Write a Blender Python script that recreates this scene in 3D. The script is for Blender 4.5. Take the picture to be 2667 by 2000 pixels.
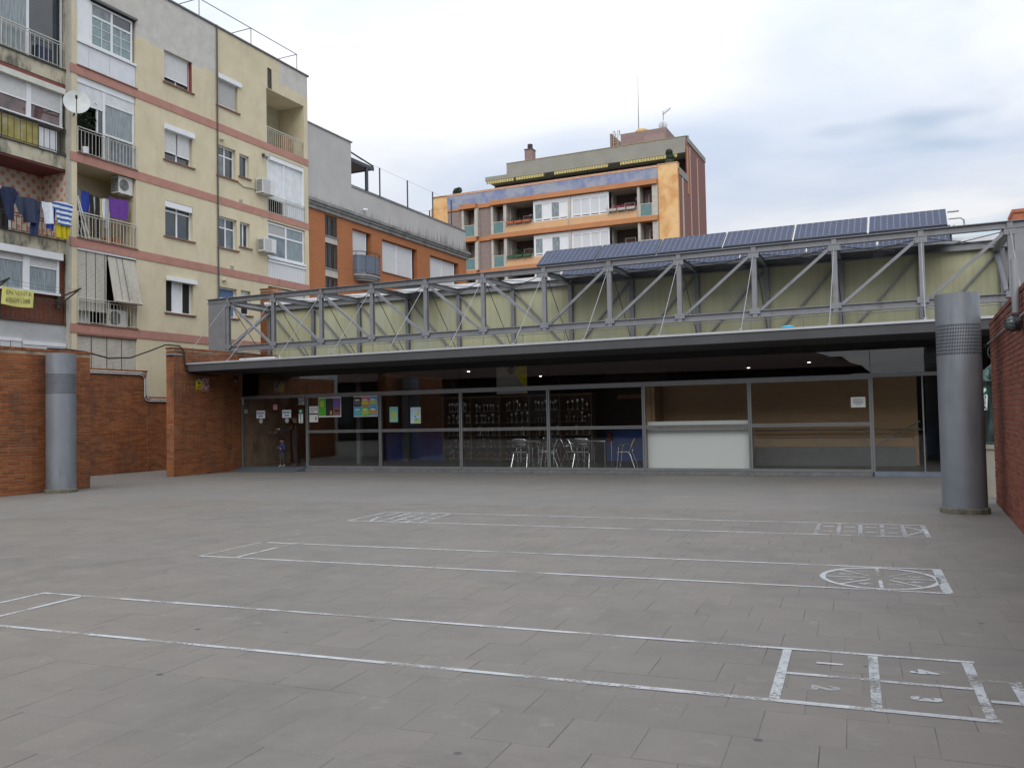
import bpy, math, random
from math import sin, cos, pi, radians, sqrt, floor
from mathutils import Vector, Matrix
random.seed(7)
SC = bpy.context.scene
COL = SC.collection
for o in list(bpy.data.objects): bpy.data.objects.remove(o)

# ---------------------------------------------------------------- camera
CAM_H = 1.6
YAW, PITCH, ROLL = radians(-24.7545), radians(2.1866), radians(-1.1514)
FPX = 2261.96
f0 = Vector((sin(YAW), cos(YAW), 0)); r0 = Vector((cos(YAW), -sin(YAW), 0)); u0 = Vector((0, 0, 1))
FWD = f0*cos(PITCH) + u0*sin(PITCH); up1 = u0*cos(PITCH) - f0*sin(PITCH)
RGT = r0*cos(ROLL) + up1*sin(ROLL); UPV = up1*cos(ROLL) - r0*sin(ROLL)
cd = bpy.data.cameras.new('camera'); cam = bpy.data.objects.new('camera', cd); COL.objects.link(cam)
m = Matrix.Identity(4)
for i in range(3):
    m[i][0], m[i][1], m[i][2] = RGT[i], UPV[i], -FWD[i]
m[2][3] = CAM_H
cam.matrix_world = m
cd.sensor_width = 36.0; cd.lens = FPX/2667*36.0; cd.clip_end = 2000; cd.clip_start = .05
SC.camera = cam

def depth(p):
    return (Vector(p) - Vector((0, 0, CAM_H))).dot(FWD)
def in_view(p, m=.06):
    q = Vector(p) - Vector((0, 0, CAM_H)); d = q.dot(FWD)
    if d <= .1: return False
    return abs(q.dot(RGT)/d) < .5896+m and abs(q.dot(UPV)/d) < .4421+m

# ---------------------------------------------------------------- world, sun, exposure
W = bpy.data.worlds.new('World'); SC.world = W; W.use_nodes = True
SUN_EL, SUN_AZ = radians(40), radians(165)      # azimuth measured clockwise from +Y
wn = W.node_tree.nodes; wl = W.node_tree.links; wn.clear()
def wnode(t, **k):
    n = wn.new(t)
    for a, b in k.items(): setattr(n, a, b)
    return n
out = wnode('ShaderNodeOutputWorld'); bg = wnode('ShaderNodeBackground'); bg.inputs[1].default_value = .1
sky = wnode('ShaderNodeTexSky', sky_type='NISHITA', sun_disc=False)
sky.sun_elevation = SUN_EL; sky.sun_rotation = SUN_AZ; sky.air_density = 1.2; sky.dust_density = 1.5
tc = wnode('ShaderNodeTexCoord'); sep = wnode('ShaderNodeSeparateXYZ'); wl.new(tc.outputs['Generated'], sep.inputs[0])
zc = wnode('ShaderNodeMath', operation='MAXIMUM'); zc.inputs[1].default_value = 0.0; wl.new(sep.outputs[2], zc.inputs[0])
za = wnode('ShaderNodeMath', operation='ADD'); za.inputs[1].default_value = .22; wl.new(zc.outputs[0], za.inputs[0])
dv = wnode('ShaderNodeVectorMath', operation='DIVIDE'); cmb = wnode('ShaderNodeCombineXYZ')
for i in range(3): wl.new(za.outputs[0], cmb.inputs[i])
wl.new(tc.outputs['Generated'], dv.inputs[0]); wl.new(cmb.outputs[0], dv.inputs[1])
def wnoise(scale, detail, dist, off):
    mp = wnode('ShaderNodeMapping'); mp.inputs['Location'].default_value = off; mp.inputs['Scale'].default_value = (1, 1.5, .6)
    mp.inputs['Rotation'].default_value = (0, 0, .5)
    wl.new(dv.outputs[0], mp.inputs[0])
    n = wnode('ShaderNodeTexNoise'); n.inputs['Scale'].default_value = scale; n.inputs['Detail'].default_value = detail
    n.inputs['Distortion'].default_value = dist; n.inputs['Roughness'].default_value = .52; wl.new(mp.outputs[0], n.inputs['Vector']); return n
def wramp(src, stops):
    r = wnode('ShaderNodeValToRGB'); cr = r.color_ramp
    cr.elements[0].position, cr.elements[0].color = stops[0][0], (*stops[0][1], 1)
    cr.elements[1].position, cr.elements[1].color = stops[-1][0], (*stops[-1][1], 1)
    for p, c in stops[1:-1]:
        e = cr.elements.new(p); e.color = (*c, 1)
    wl.new(src, r.inputs[0]); return r
n1 = wnoise(1.0, 6, .25, (1.3, 6.6, 7.1)); n2 = wnoise(.55, 4, .4, (9.2, 2.7, 5.5))
shade = wramp(n1.outputs['Fac'], [(.36, (.67, .765, .93)), (.50, (.835, .895, 1.0)), (.64, (1.055, 1.065, 1.09))])
cov = wramp(n2.outputs['Fac'], [(.30, (.0, .0, .0)), (.40, (1, 1, 1))])
# overcast luminance: brighter towards the zenith over the whole dome
lum = wnode('ShaderNodeMath', operation='MULTIPLY_ADD'); lum.inputs[1].default_value = 9.5; lum.inputs[2].default_value = 5.3
wl.new(zc.outputs[0], lum.inputs[0])
cl = wnode('ShaderNodeVectorMath', operation='SCALE'); wl.new(shade.outputs[0], cl.inputs[0]); wl.new(lum.outputs[0], cl.inputs['Scale'])
mx = wnode('ShaderNodeMixRGB'); wl.new(cov.outputs[0], mx.inputs[0]); wl.new(sky.outputs[0], mx.inputs[1]); wl.new(cl.outputs[0], mx.inputs[2])
wl.new(mx.outputs[0], bg.inputs[0]); wl.new(bg.outputs[0], out.inputs[0])
sd = bpy.data.lights.new('sun', 'SUN'); sun = bpy.data.objects.new('sun', sd); COL.objects.link(sun)
sd.energy = 1.5; sd.angle = radians(50); sd.color = (1, .97, .92)
sdir = Vector((sin(SUN_AZ)*cos(SUN_EL), cos(SUN_AZ)*cos(SUN_EL), sin(SUN_EL)))
sun.rotation_euler = sdir.to_track_quat('Z', 'Y').to_euler()
SC.view_settings.view_transform = 'Standard'; SC.view_settings.look = 'None'; SC.view_settings.gamma = 1
SC.view_settings.use_curve_mapping = False; SC.view_settings.exposure = 0.27
SC.cycles.use_denoising = True; SC.cycles.max_bounces = 8; SC.cycles.transparent_max_bounces = 16
SC.cycles.caustics_reflective = False; SC.cycles.caustics_refractive = False

# ---------------------------------------------------------------- mesh helpers
def wloc(o):
    v = Vector((0, 0, 0))
    while o: v += o.location; o = o.parent
    return v
def props(o, label=None, cat=None, group=None, kind=None):
    for k, v in (('label', label), ('category', cat), ('group', group), ('kind', kind)):
        if v: o[k] = v
    return o
def T(name, label, cat, loc=(0, 0, 0), group=None, kind=None):
    o = bpy.data.objects.new(name, None); COL.objects.link(o); o.location = loc; o.empty_display_size = .1
    return props(o, label, cat, group, kind)
class MB:
    def __init__(s): s.v = []; s.f = []; s.mi = []; s.cm = 0
    def add(s, vs, fs):
        b = len(s.v); s.v += [tuple(p) for p in vs]
        for f in fs: s.f.append([b+i for i in f]); s.mi.append(s.cm)
        return s
    def box(s, x0, x1, y0, y1, z0, z1):
        if x0 > x1: x0, x1 = x1, x0
        if y0 > y1: y0, y1 = y1, y0
        return s.add([(x0,y0,z0),(x1,y0,z0),(x1,y1,z0),(x0,y1,z0),(x0,y0,z1),(x1,y0,z1),(x1,y1,z1),(x0,y1,z1)],
            [(0,3,2,1),(4,5,6,7),(0,1,5,4),(1,2,6,5),(2,3,7,6),(3,0,4,7)])
    def quad(s, a, b, c, d): return s.add([a, b, c, d], [(0, 1, 2, 3)])
    def bar(s, p, q, w, h=None, up=(0, 0, 1)):
        h = h or w; p, q = Vector(p), Vector(q); d = (q-p).normalized(); u = Vector(up)
        if abs(d.dot(u)) > .95: u = Vector((0, 1, 0)) if abs(d.y) < .9 else Vector((1, 0, 0))
        a = d.cross(u).normalized()*w/2; b = a.cross(d).normalized()*h/2
        return s.add([p-a-b, p+a-b, p+a+b, p-a+b, q-a-b, q+a-b, q+a+b, q-a+b],
            [(0,3,2,1),(4,5,6,7),(0,1,5,4),(1,2,6,5),(2,3,7,6),(3,0,4,7)])
    def ibeam(s, p, q, w, h, t=.018, up=(0, 0, 1)):
        p, q = Vector(p), Vector(q); d = (q-p).normalized(); u = Vector(up)
        a = d.cross(u).normalized(); b = a.cross(d).normalized()
        s.bar(p, q, t, h-2*t, up); s.bar(p+b*(h/2-t/2), q+b*(h/2-t/2), w, t, up); s.bar(p-b*(h/2-t/2), q-b*(h/2-t/2), w, t, up)
        return s
    def cyl(s, p, q, r, n=8, r2=None, cap=True):
        r2 = r if r2 is None else r2; p, q = Vector(p), Vector(q); d = (q-p).normalized()
        u = Vector((0, 0, 1)) if abs(d.z) < .9 else Vector((1, 0, 0))
        a = d.cross(u).normalized(); b = d.cross(a)
        vs = [p+(a*cos(2*pi*i/n)+b*sin(2*pi*i/n))*r for i in range(n)]+[q+(a*cos(2*pi*i/n)+b*sin(2*pi*i/n))*r2 for i in range(n)]
        fs = [(i, (i+1) % n, n+(i+1) % n, n+i) for i in range(n)]
        if cap: fs += [tuple(range(n-1, -1, -1)), tuple(range(n, 2*n))]
        return s.add(vs, fs)
    def tube(s, pts, r, n=6):
        pts = [Vector(p) for p in pts]; vs = []; fs = []
        for k, p in enumerate(pts):
            d = (pts[min(k+1, len(pts)-1)]-pts[max(k-1, 0)]).normalized()
            u = Vector((0, 0, 1)) if abs(d.z) < .9 else Vector((1, 0, 0))
            a = d.cross(u).normalized(); b = d.cross(a)
            rr = r[k] if isinstance(r, (list, tuple)) else r
            vs += [p+(a*cos(2*pi*i/n)+b*sin(2*pi*i/n))*rr for i in range(n)]
        for k in range(len(pts)-1):
            fs += [(k*n+i, k*n+(i+1) % n, (k+1)*n+(i+1) % n, (k+1)*n+i) for i in range(n)]
        fs += [tuple(range(n-1, -1, -1)), tuple(range((len(pts)-1)*n, len(pts)*n))]
        return s.add(vs, fs)
    def lathe(s, prof, c, n=16, a0=0, a1=2*pi, sx=1, sy=1):
        full = abs(a1-a0-2*pi) < 1e-6; k = n if full else n+1; vs = []; fs = []
        for r, z in prof:
            vs += [(c[0]+r*sx*cos(a0+(a1-a0)*i/n), c[1]+r*sy*sin(a0+(a1-a0)*i/n), c[2]+z) for i in range(k)]
        for j in range(len(prof)-1):
            for i in range(n):
                i2 = (i+1) % k
                fs.append((j*k+i, j*k+i2, (j+1)*k+i2, (j+1)*k+i))
        if full:
            if prof[0][0] > 1e-4: fs.append(tuple(range(k-1, -1, -1)))
            if prof[-1][0] > 1e-4: fs.append(tuple(range((len(prof)-1)*k, len(prof)*k)))
        return s.add(vs, fs)
    def sphere(s, c, r, n=12, m=8, sx=1, sy=1, sz=1):
        return s.lathe([(max(r*sin(pi*j/m), 1e-5), -r*sz*cos(pi*j/m)) for j in range(m+1)], c, n, sx=sx, sy=sy)
    def prism(s, poly, fn, t0, t1):
        """poly 2-D outline, fn(a, b, t) -> world point"""
        n = len(poly); vs = [fn(a, b, t0) for a, b in poly]+[fn(a, b, t1) for a, b in poly]
        return s.add(vs, [tuple(range(n-1, -1, -1)), tuple(range(n, 2*n))]+[(i, (i+1) % n, n+(i+1) % n, n+i) for i in range(n)])
    def mesh(s, name, off=Vector((0, 0, 0)), smooth=False):
        me = bpy.data.meshes.new(name)
        me.from_pydata([(p[0]-off[0], p[1]-off[1], p[2]-off[2]) for p in s.v], [], s.f)
        if any(s.mi): me.polygons.foreach_set('material_index', s.mi)
        if smooth:
            me.polygons.foreach_set('use_smooth', [True]*len(me.polygons))
            try: me.set_sharp_from_angle(angle=radians(40))
            except Exception: pass
        me.validate(); me.update(); return me
    def build(s, name, mats, parent=None, smooth=False, label=None, cat=None, group=None, kind=None, at=None):
        off = wloc(parent) if parent else Vector(at if at is not None else s.base())
        me = s.mesh(name, off, smooth)
        for mm in (mats if isinstance(mats, (list, tuple)) else [mats]): me.materials.append(mm)
        o = bpy.data.objects.new(name, me); COL.objects.link(o)
        if parent: o.parent = parent
        else: o.location = off
        return props(o, label, cat, group, kind)
    def base(s):
        xs = [p[0] for p in s.v]; ys = [p[1] for p in s.v]; zs = [p[2] for p in s.v]
        return Vector(((min(xs)+max(xs))/2, (min(ys)+max(ys))/2, min(zs)))
def put(name, me, mat, loc, parent=None, rot=None, scale=None, **k):
    """an object that shares mesh data"""
    if mat and not me.materials: me.materials.append(mat)
    o = bpy.data.objects.new(name, me); COL.objects.link(o)
    if parent: o.parent = parent; o.location = Vector(loc)-wloc(parent)
    else: o.location = loc
    if rot: o.rotation_euler = rot
    if scale: o.scale = scale
    return props(o, **k)
def copy_tree(o, parent=None):
    c = o.copy(); COL.objects.link(c)
    if parent: c.parent = parent
    for ch in list(o.children): copy_tree(ch, c)
    return c
_dg = None
def text_mesh(txt, size=1.0, ext=0.0, align='CENTER', bold=0.0):
    cu = bpy.data.curves.new('lettering', 'FONT'); cu.body = txt; cu.size = size; cu.extrude = ext; cu.offset = bold
    cu.align_x = align; cu.align_y = 'CENTER'; cu.resolution_u = 3
    o = bpy.data.objects.new('lettering', cu); COL.objects.link(o)
    bpy.context.view_layer.update()
    me = bpy.data.meshes.new_from_object(o.evaluated_get(bpy.context.evaluated_depsgraph_get()))
    bpy.data.objects.remove(o); bpy.data.curves.remove(cu); me.name = 'lettering'; return me

class Face:
    """a facade plane: a = position along it, d = depth into the building (negative = proud), z = height"""
    def __init__(s, axis, c, sc=1.0): s.axis, s.c = axis, c
    def p(s, a, d, z): return (s.c-d, a, z) if s.axis == 'X' else (a, s.c+d, z)
    def box(s, mb, a0, a1, d0, d1, z0, z1):
        if s.axis == 'X': return mb.box(s.c-d1, s.c-d0, a0, a1, z0, z1)
        return mb.box(a0, a1, s.c+d0, s.c+d1, z0, z1)
    def wall(s, mb, a0, a1, z0, z1, holes, reveal):
        """front skin with openings and their reveals"""
        A = sorted({a0, a1, *[h[0] for h in holes], *[h[1] for h in holes]}); Zs = sorted({z0, z1, *[h[2] for h in holes], *[h[3] for h in holes]})
        for i in range(len(A)-1):
            for j in range(len(Zs)-1):
                ca, cz = (A[i]+A[i+1])/2, (Zs[j]+Zs[j+1])/2
                if any(h[0] < ca < h[1] and h[2] < cz < h[3] for h in holes): continue
                mb.quad(s.p(A[i], 0, Zs[j]), s.p(A[i+1], 0, Zs[j]), s.p(A[i+1], 0, Zs[j+1]), s.p(A[i], 0, Zs[j+1]))
        for h in holes:
            r = h[4] if len(h) > 4 else reveal
            for (p, q) in (((h[0], h[2]), (h[1], h[2])), ((h[1], h[2]), (h[1], h[3])), ((h[1], h[3]), (h[0], h[3])), ((h[0], h[3]), (h[0], h[2]))):
                mb.quad(s.p(p[0], 0, p[1]), s.p(q[0], 0, q[1]), s.p(q[0], r, q[1]), s.p(p[0], r, p[1]))
            if len(h) > 5: mb.quad(s.p(h[0], r, h[2]), s.p(h[1], r, h[2]), s.p(h[1], r, h[3]), s.p(h[0], r, h[3]))
        return mb

# ---------------------------------------------------------------- materials
def nodes(name):
    m = bpy.data.materials.new(name); m.use_nodes = True; nt = m.node_tree
    return m, nt, nt.nodes['Principled BSDF']
def nn(nt, t, ins=None, **k):
    n = nt.nodes.new(t)
    for a, b in k.items(): setattr(n, a, b)
    for a, b in (ins or {}).items():
        if isinstance(b, bpy.types.NodeSocket): nt.links.new(b, n.inputs[a])
        else: n.inputs[a].default_value = b
    return n
def pos(nt, scale=(1, 1, 1), loc=(0, 0, 0), rot=(0, 0, 0), obj=False):
    src = nn(nt, 'ShaderNodeTexCoord').outputs['Object'] if obj else nn(nt, 'ShaderNodeNewGeometry').outputs['Position']
    mp = nn(nt, 'ShaderNodeMapping', {0: src}); mp.inputs['Scale'].default_value = scale; mp.inputs['Location'].default_value = loc; mp.inputs['Rotation'].default_value = rot
    return mp.outputs[0]
def noise(nt, v, scale, detail=5, rough=.6, dist=0): return nn(nt, 'ShaderNodeTexNoise', {'Vector': v, 'Scale': scale, 'Detail': detail, 'Roughness': rough, 'Distortion': dist}).outputs['Fac']
def ramp(nt, f, stops):
    r = nn(nt, 'ShaderNodeValToRGB', {0: f}); cr = r.color_ramp
    def c4(c): return (c, c, c, 1) if not isinstance(c, (tuple, list)) else (*c[:3], 1)
    cr.elements[0].position, cr.elements[0].color = stops[0][0], c4(stops[0][1]); cr.elements[1].position, cr.elements[1].color = stops[-1][0], c4(stops[-1][1])
    for p, c in stops[1:-1]: cr.elements.new(p).color = c4(c)
    return r.outputs[0]
def mix(nt, f, a, b, mode='MIX'): 
    n = nn(nt, 'ShaderNodeMixRGB', {}, blend_type=mode)
    for i, v in ((0, f), (1, a), (2, b)):
        if isinstance(v, bpy.types.NodeSocket): nt.links.new(v, n.inputs[i])
        elif i == 0: n.inputs[0].default_value = v
        else: n.inputs[i].default_value = (*v[:3], 1)
    return n.outputs[0]
def mth(nt, op, a, b=0.0):
    n = nn(nt, 'ShaderNodeMath', {}, operation=op)
    for i, v in ((0, a), (1, b)):
        if isinstance(v, bpy.types.NodeSocket): nt.links.new(v, n.inputs[i])
        else: n.inputs[i].default_value = v
    return n.outputs[0]
def sepxyz(nt, v): return nn(nt, 'ShaderNodeSeparateXYZ', {0: v}).outputs
def bump(nt, bs, h, st, d=.01):
    b = nn(nt, 'ShaderNodeBump', {'Height': h, 'Strength': st, 'Distance': d}); nt.links.new(b.outputs[0], bs.inputs['Normal'])
def M(name, col, rough=.7, metal=0.0, var=.12, scale=4.0, bmp=.15, bscale=40.0, stretch=(1, 1, 1), spec=.5, obj=False, dirt=None):
    if name in bpy.data.materials: return bpy.data.materials[name]
    m, nt, bs = nodes(name); v = pos(nt, stretch, obj=obj); n = noise(nt, v, scale)
    lo = tuple(c*(1-var) for c in col); hi = tuple(min(c*(1+var), 1) for c in col)
    c = ramp(nt, n, [(.3, lo), (.7, hi)])
    if dirt:
        d = ramp(nt, noise(nt, pos(nt, dirt[1], (3, 5, 1), obj=obj), dirt[2], 6, .65), [(dirt[3], 0.0), (dirt[3]+.18, 1.0)])
        c = mix(nt, mth(nt, 'MULTIPLY', d, dirt[4]), c, dirt[0])
    nt.links.new(c, bs.inputs['Base Color']); bs.inputs['Roughness'].default_value = rough; bs.inputs['Metallic'].default_value = metal
    bs.inputs['Specular IOR Level'].default_value = spec
    if bmp: bump(nt, bs, noise(nt, v, bscale, 4), bmp)
    return m
def flat(name, col, rough=.6, metal=0.0, spec=.4): return M(name, col, rough, metal, .05, 3, 0, spec=spec)
def glass_mat(name, tint=(.8, .86, .84), refl=1.0, rough=.0):
    m, nt, bs = nodes(name); nt.nodes.remove(bs); o = nt.nodes['Material Output']
    tr = nn(nt, 'ShaderNodeBsdfTransparent', {0: (*tint, 1)}); gl = nn(nt, 'ShaderNodeBsdfGlossy', {0: (1, 1, 1, 1), 'Roughness': rough})
    fr = nn(nt, 'ShaderNodeFresnel', {'IOR': 1.52})
    f = mth(nt, 'MULTIPLY', fr.outputs[0], refl)
    mxs = nn(nt, 'ShaderNodeMixShader', {0: f, 1: tr.outputs[0], 2: gl.outputs[0]}); nt.links.new(mxs.outputs[0], o.inputs[0]); return m
def island(nt):
    a = nn(nt, 'ShaderNodeNewGeometry').outputs['Random Per Island']; b = nn(nt, 'ShaderNodeObjectInfo').outputs['Random']
    return mth(nt, 'FRACT', mth(nt, 'ADD', mth(nt, 'MULTIPLY', a, 7.31), mth(nt, 'MULTIPLY', b, 3.77)))
def m_brick(name, cols, soot=.55):
    m, nt, bs = nodes(name); r = island(nt); c = ramp(nt, r, [(0, cols[0]), (.35, cols[1]), (.7, cols[2]), (1, cols[3])])
    v = pos(nt); c = mix(nt, .35, c, ramp(nt, noise(nt, v, 22), [(.3, .25), (.7, .95)]), 'MULTIPLY')
    s = ramp(nt, noise(nt, pos(nt, (1, 1, .45)), 1.1, 6, .7), [(.47, 0.0), (.66, 1.0)])
    c = mix(nt, mth(nt, 'MULTIPLY', s, soot), c, (.045, .035, .03))
    e = ramp(nt, noise(nt, pos(nt, (1, 1, .3), (9, 2, 4)), 2.3, 6, .7), [(.60, 0.0), (.75, 1.0)])
    c = mix(nt, mth(nt, 'MULTIPLY', e, .35), c, (.34, .30, .27))
    nt.links.new(c, bs.inputs['Base Color']); bs.inputs['Roughness'].default_value = .85; bs.inputs['Specular IOR Level'].default_value = .25
    bump(nt, bs, noise(nt, v, 90, 4), .35, .004); return m
def m_stripes(name, axis, freq, c1, c2, rough=.6, bmp=.5, hard=False, obj=False, dirt=0.0):
    """fine slats: stripes across one axis as colour and relief"""
    if name in bpy.data.materials: return bpy.data.materials[name]
    m, nt, bs = nodes(name); v = pos(nt, obj=obj); s = sepxyz(nt, v)[axis]
    t = mth(nt, 'FRACT', mth(nt, 'MULTIPLY', s, freq)); c = ramp(nt, t, [(.0, c2), (.12, c2), (.2, c1), (.9, c1)] if not hard else [(.0, c1), (.49, c1), (.51, c2), (1, c2)])
    c = mix(nt, .3, c, ramp(nt, noise(nt, v, 9), [(.3, .55), (.7, 1.0)]), 'MULTIPLY')
    if dirt: c = mix(nt, mth(nt, 'MULTIPLY', ramp(nt, noise(nt, pos(nt, (1, 1, .3)), 3), [(.5, 0.0), (.7, 1.0)]), dirt), c, (.18, .16, .12))
    nt.links.new(c, bs.inputs['Base Color']); bs.inputs['Roughness'].default_value = rough
    if bmp: bump(nt, bs, mth(nt, 'SINE', mth(nt, 'MULTIPLY', t, pi)), bmp, .01)
    return m
# ================================================================ ground and paving
def m_slab():
    m, nt, bs = nodes('paving concrete'); v = pos(nt); r = island(nt)
    c = ramp(nt, r, [(0, (.209, .190, .166)), (.5, (.219, .199, .174)), (1, (.230, .208, .182))])
    c = mix(nt, .8, c, ramp(nt, noise(nt, v, .35, 4), [(.3, (.84, .85, .86)), (.7, (1.0, .97, .93))]), 'MULTIPLY')
    c = mix(nt, .45, c, ramp(nt, noise(nt, v, 3.2, 7, .7), [(.25, .62), (.75, 1.0)]), 'MULTIPLY')
    c = mix(nt, .5, c, ramp(nt, noise(nt, v, 160, 3), [(.35, .55), (.7, 1.0)]), 'MULTIPLY')
    c = mix(nt, ramp(nt, noise(nt, pos(nt, (1, 1, 1), (2, 7, 0)), .9, 8, .75, .6), [(.52, 0.0), (.72, .46)]), c, (.085, .078, .07))      # old damp and dirt patches
    c = mix(nt, ramp(nt, noise(nt, pos(nt, (1, 1, 1), (5, 1, 0)), 2.4, 8, .8), [(.58, 0.0), (.70, .36)]), c, (.33, .31, .285))          # rubbed pale scuffs
    vo = nn(nt, 'ShaderNodeTexVoronoi', {'Vector': v, 'Scale': 2.1, 'Randomness': 1.0})      # trodden gum and oil spots
    sp = ramp(nt, mth(nt, 'ADD', vo.outputs['Distance'], mth(nt, 'MULTIPLY', mth(nt, 'SUBTRACT', noise(nt, v, 14), .5), .05)), [(.038, 1.0), (.062, 0.0)])
    keep = ramp(nt, nn(nt, 'ShaderNodeTexWhiteNoise', {0: vo.outputs['Position']}).outputs[0], [(.15, 0.0), (.2, .6), (1, .92)])
    c = mix(nt, mth(nt, 'MULTIPLY', sp, keep), c, (.035, .035, .037))
    nt.links.new(c, bs.inputs['Base Color']); bs.inputs['Roughness'].default_value = .62; bs.inputs['Specular IOR Level'].default_value = .5
    bump(nt, bs, noise(nt, v, 120, 4), .25, .003); return m
def m_joint():
    m, nt, bs = nodes('paving joint'); v = pos(nt)
    # beyond the built slabs the joints go on in the material, rows along the court
    g = radians(3.387); bt = nn(nt, 'ShaderNodeTexBrick', {'Vector': pos(nt, rot=(0, 0, -g)), 'Scale': 1.0, 'Mortar Size': .004, 'Brick Width': .41, 'Row Height': .43, 'Bias': 0.0, 'Mortar Smooth': .1})
    bt.inputs['Color1'].default_value = (.205, .189, .170, 1); bt.inputs['Color2'].default_value = (.218, .201, .181, 1); bt.inputs['Mortar'].default_value = (.176, .162, .145, 1)
    c = mix(nt, .8, bt.outputs[0], ramp(nt, noise(nt, v, .35, 4), [(.3, (.80, .83, .87)), (.7, (1.0, .97, .92))]), 'MULTIPLY')
    c = mix(nt, .5, c, ramp(nt, noise(nt, pos(nt, (1, 2.2, 1)), 1.6, 7, .7), [(.25, .6), (.75, 1.0)]), 'MULTIPLY')
    nt.links.new(c, bs.inputs['Base Color']); bs.inputs['Roughness'].default_value = .62; bs.inputs['Specular IOR Level'].default_value = .5; return m
def m_grout():
    m, nt, bs = nodes('grout'); v = pos(nt)
    c = ramp(nt, noise(nt, v, 1.6, 5, .7), [(.44, (.195, .182, .166)), (.56, (.13, .12, .108)), (.68, (.045, .042, .038))])
    nt.links.new(c, bs.inputs['Base Color']); bs.inputs['Roughness'].default_value = .9; return m
M_SLAB, M_JOINT, M_GROUT = m_slab(), m_joint(), m_grout()
GA = radians(3.387); GC, GS = cos(GA), sin(GA)
def G(u, v, z=0.0): return (u*GC-v*GS, u*GS+v*GC, z)
MB().box(-300, 300, -120, 400, -.30, -.06).build('ground', M('asphalt', (.06, .06, .062), .9, bscale=80), kind='structure')
U0, U1, V0, V1 = -14.02, 2.79, 2.74, 14.78
mb = MB()
for (a, b, c, d) in ((-40, U0, -14, 60), (U0, U1, V1, 60), (U1, 22, -14, 60), (U0, U1, -14, V0)):
    mb.add([G(a, c, -.003), G(b, c, -.003), G(b, d, -.003), G(a, d, -.003)], [(0, 1, 2, 3)])
plaza = mb.build('plaza', M_JOINT, kind='structure', at=(0, 0, 0))
MB().add([G(U0, V0, -.0028), G(U1, V0, -.0028), G(U1, V1, -.0028), G(U0, V1, -.0028)], [(0, 1, 2, 3)]).build('joint_bed', M_GROUT, plaza)
slabs = []
nrow = int(round((V1-V0)/.43))
for r in range(nrow):
    v0 = V0+r*.43; off = [0.0, .205, .1, .31][r % 4]+random.uniform(-.02, .02); u = U0+off-.41
    while u < U1:
        a, b = max(u, U0), min(u+.41, U1)
        if b-a > .05: slabs.append((a, b, v0, v0+.43))
        u += .41
def slab_geo(mb, a, b, c, d, j=.0019):
    a += j; b -= j; c += j; d -= j; e = .002; dz = random.uniform(-.0012, .0008)
    lo = [G(a, c, -.0055), G(b, c, -.0055), G(b, d, -.0055), G(a, d, -.0055)]; mi = [G(a, c, dz-.0015), G(b, c, dz-.0015), G(b, d, dz-.0015), G(a, d, dz-.0015)]
    hi = [G(a+e, c+e, dz), G(b-e, c+e, dz), G(b-e, d-e, dz), G(a+e, d-e, dz)]
    mb.add(lo+mi+hi, [(8, 9, 10, 11)]+[(k+i, k+(i+1) % 4, k+4+(i+1) % 4, k+4+i) for k in (0, 4) for i in range(4)])
seen = sorted([s for s in slabs if in_view(G((s[0]+s[1])/2, (s[2]+s[3])/2), .02)], key=lambda s: depth(G((s[0]+s[1])/2, (s[2]+s[3])/2)))[:300]
near = set(seen); far = MB()
full = MB(); slab_geo(full, -.205, .205, -.215, .215); full = full.mesh('paving_slab')
for s in slabs:
    if s in near:
        if abs(s[1]-s[0]-.41) < .001: put('paving_slab', full, M_SLAB, G((s[0]+s[1])/2, (s[2]+s[3])/2, random.uniform(-.001, .001)), plaza)
        else:
            q = MB(); slab_geo(q, *s); q.build('paving_slab', M_SLAB, plaza)
    else: slab_geo(far, *s)
far.build('paving_slabs', M_SLAB, plaza, kind='stuff')

# ---------------------------------------------------------------- painted games
def m_paint(name, wear, alpha=1.0):
    m, nt, bs = nodes(name); v = pos(nt); o = nt.nodes['Material Output']
    c = ramp(nt, noise(nt, v, 6), [(.3, (.42, .435, .445)), (.7, (.60, .615, .62))]); nt.links.new(c, bs.inputs['Base Color']); bs.inputs['Roughness'].default_value = .7
    w = ramp(nt, mth(nt, 'ADD', mth(nt, 'MULTIPLY', noise(nt, v, 2.1, 3), .55), mth(nt, 'MULTIPLY', noise(nt, v, 38, 6, .75), .45)), [(wear, 0.0), (wear+.10, alpha)])
    tr = nn(nt, 'ShaderNodeBsdfTransparent'); ms = nn(nt, 'ShaderNodeMixShader', {0: w, 1: tr.outputs[0], 2: bs.outputs[0]}); nt.links.new(ms.outputs[0], o.inputs[0]); return m
P_FRESH, P_WORN, P_FAINT = m_paint('road paint', .41, .80), m_paint('worn road paint', .39, .82), m_paint('faint road paint', .41, .46)
ZP = .0035
def stroke(court, name, pts, w, mat, closed=False):
    mb = MB(); n = len(pts)
    for i in range(n if closed else n-1):
        p, q = Vector((*pts[i], 0)), Vector((*pts[(i+1) % n], 0)); d = (q-p).normalized(); s = Vector((-d.y, d.x, 0))*w/2
        k = max(1, int((q-p).length/.5))
        for j in range(k):
            a, b = p+(q-p)*j/k, p+(q-p)*(j+1)/k; ja = random.uniform(.9, 1.08)
            mb.add([G(*(a-s*ja)[:2], ZP), G(*(b-s*ja)[:2], ZP), G(*(b+s*ja)[:2], ZP), G(*(a+s*ja)[:2], ZP)], [(0, 1, 2, 3)])
    return mb.build(name, mat, court)
def digit(court, ch, u, v, size, mat, name='painted_number', sx=1.0):
    me = text_mesh(ch, size, 0, bold=size*.055)
    o = put(name, me, mat, G(u, v, ZP), court, (0, 0, GA-pi/2)); o.scale = (sx, 1, 1); return o
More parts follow.
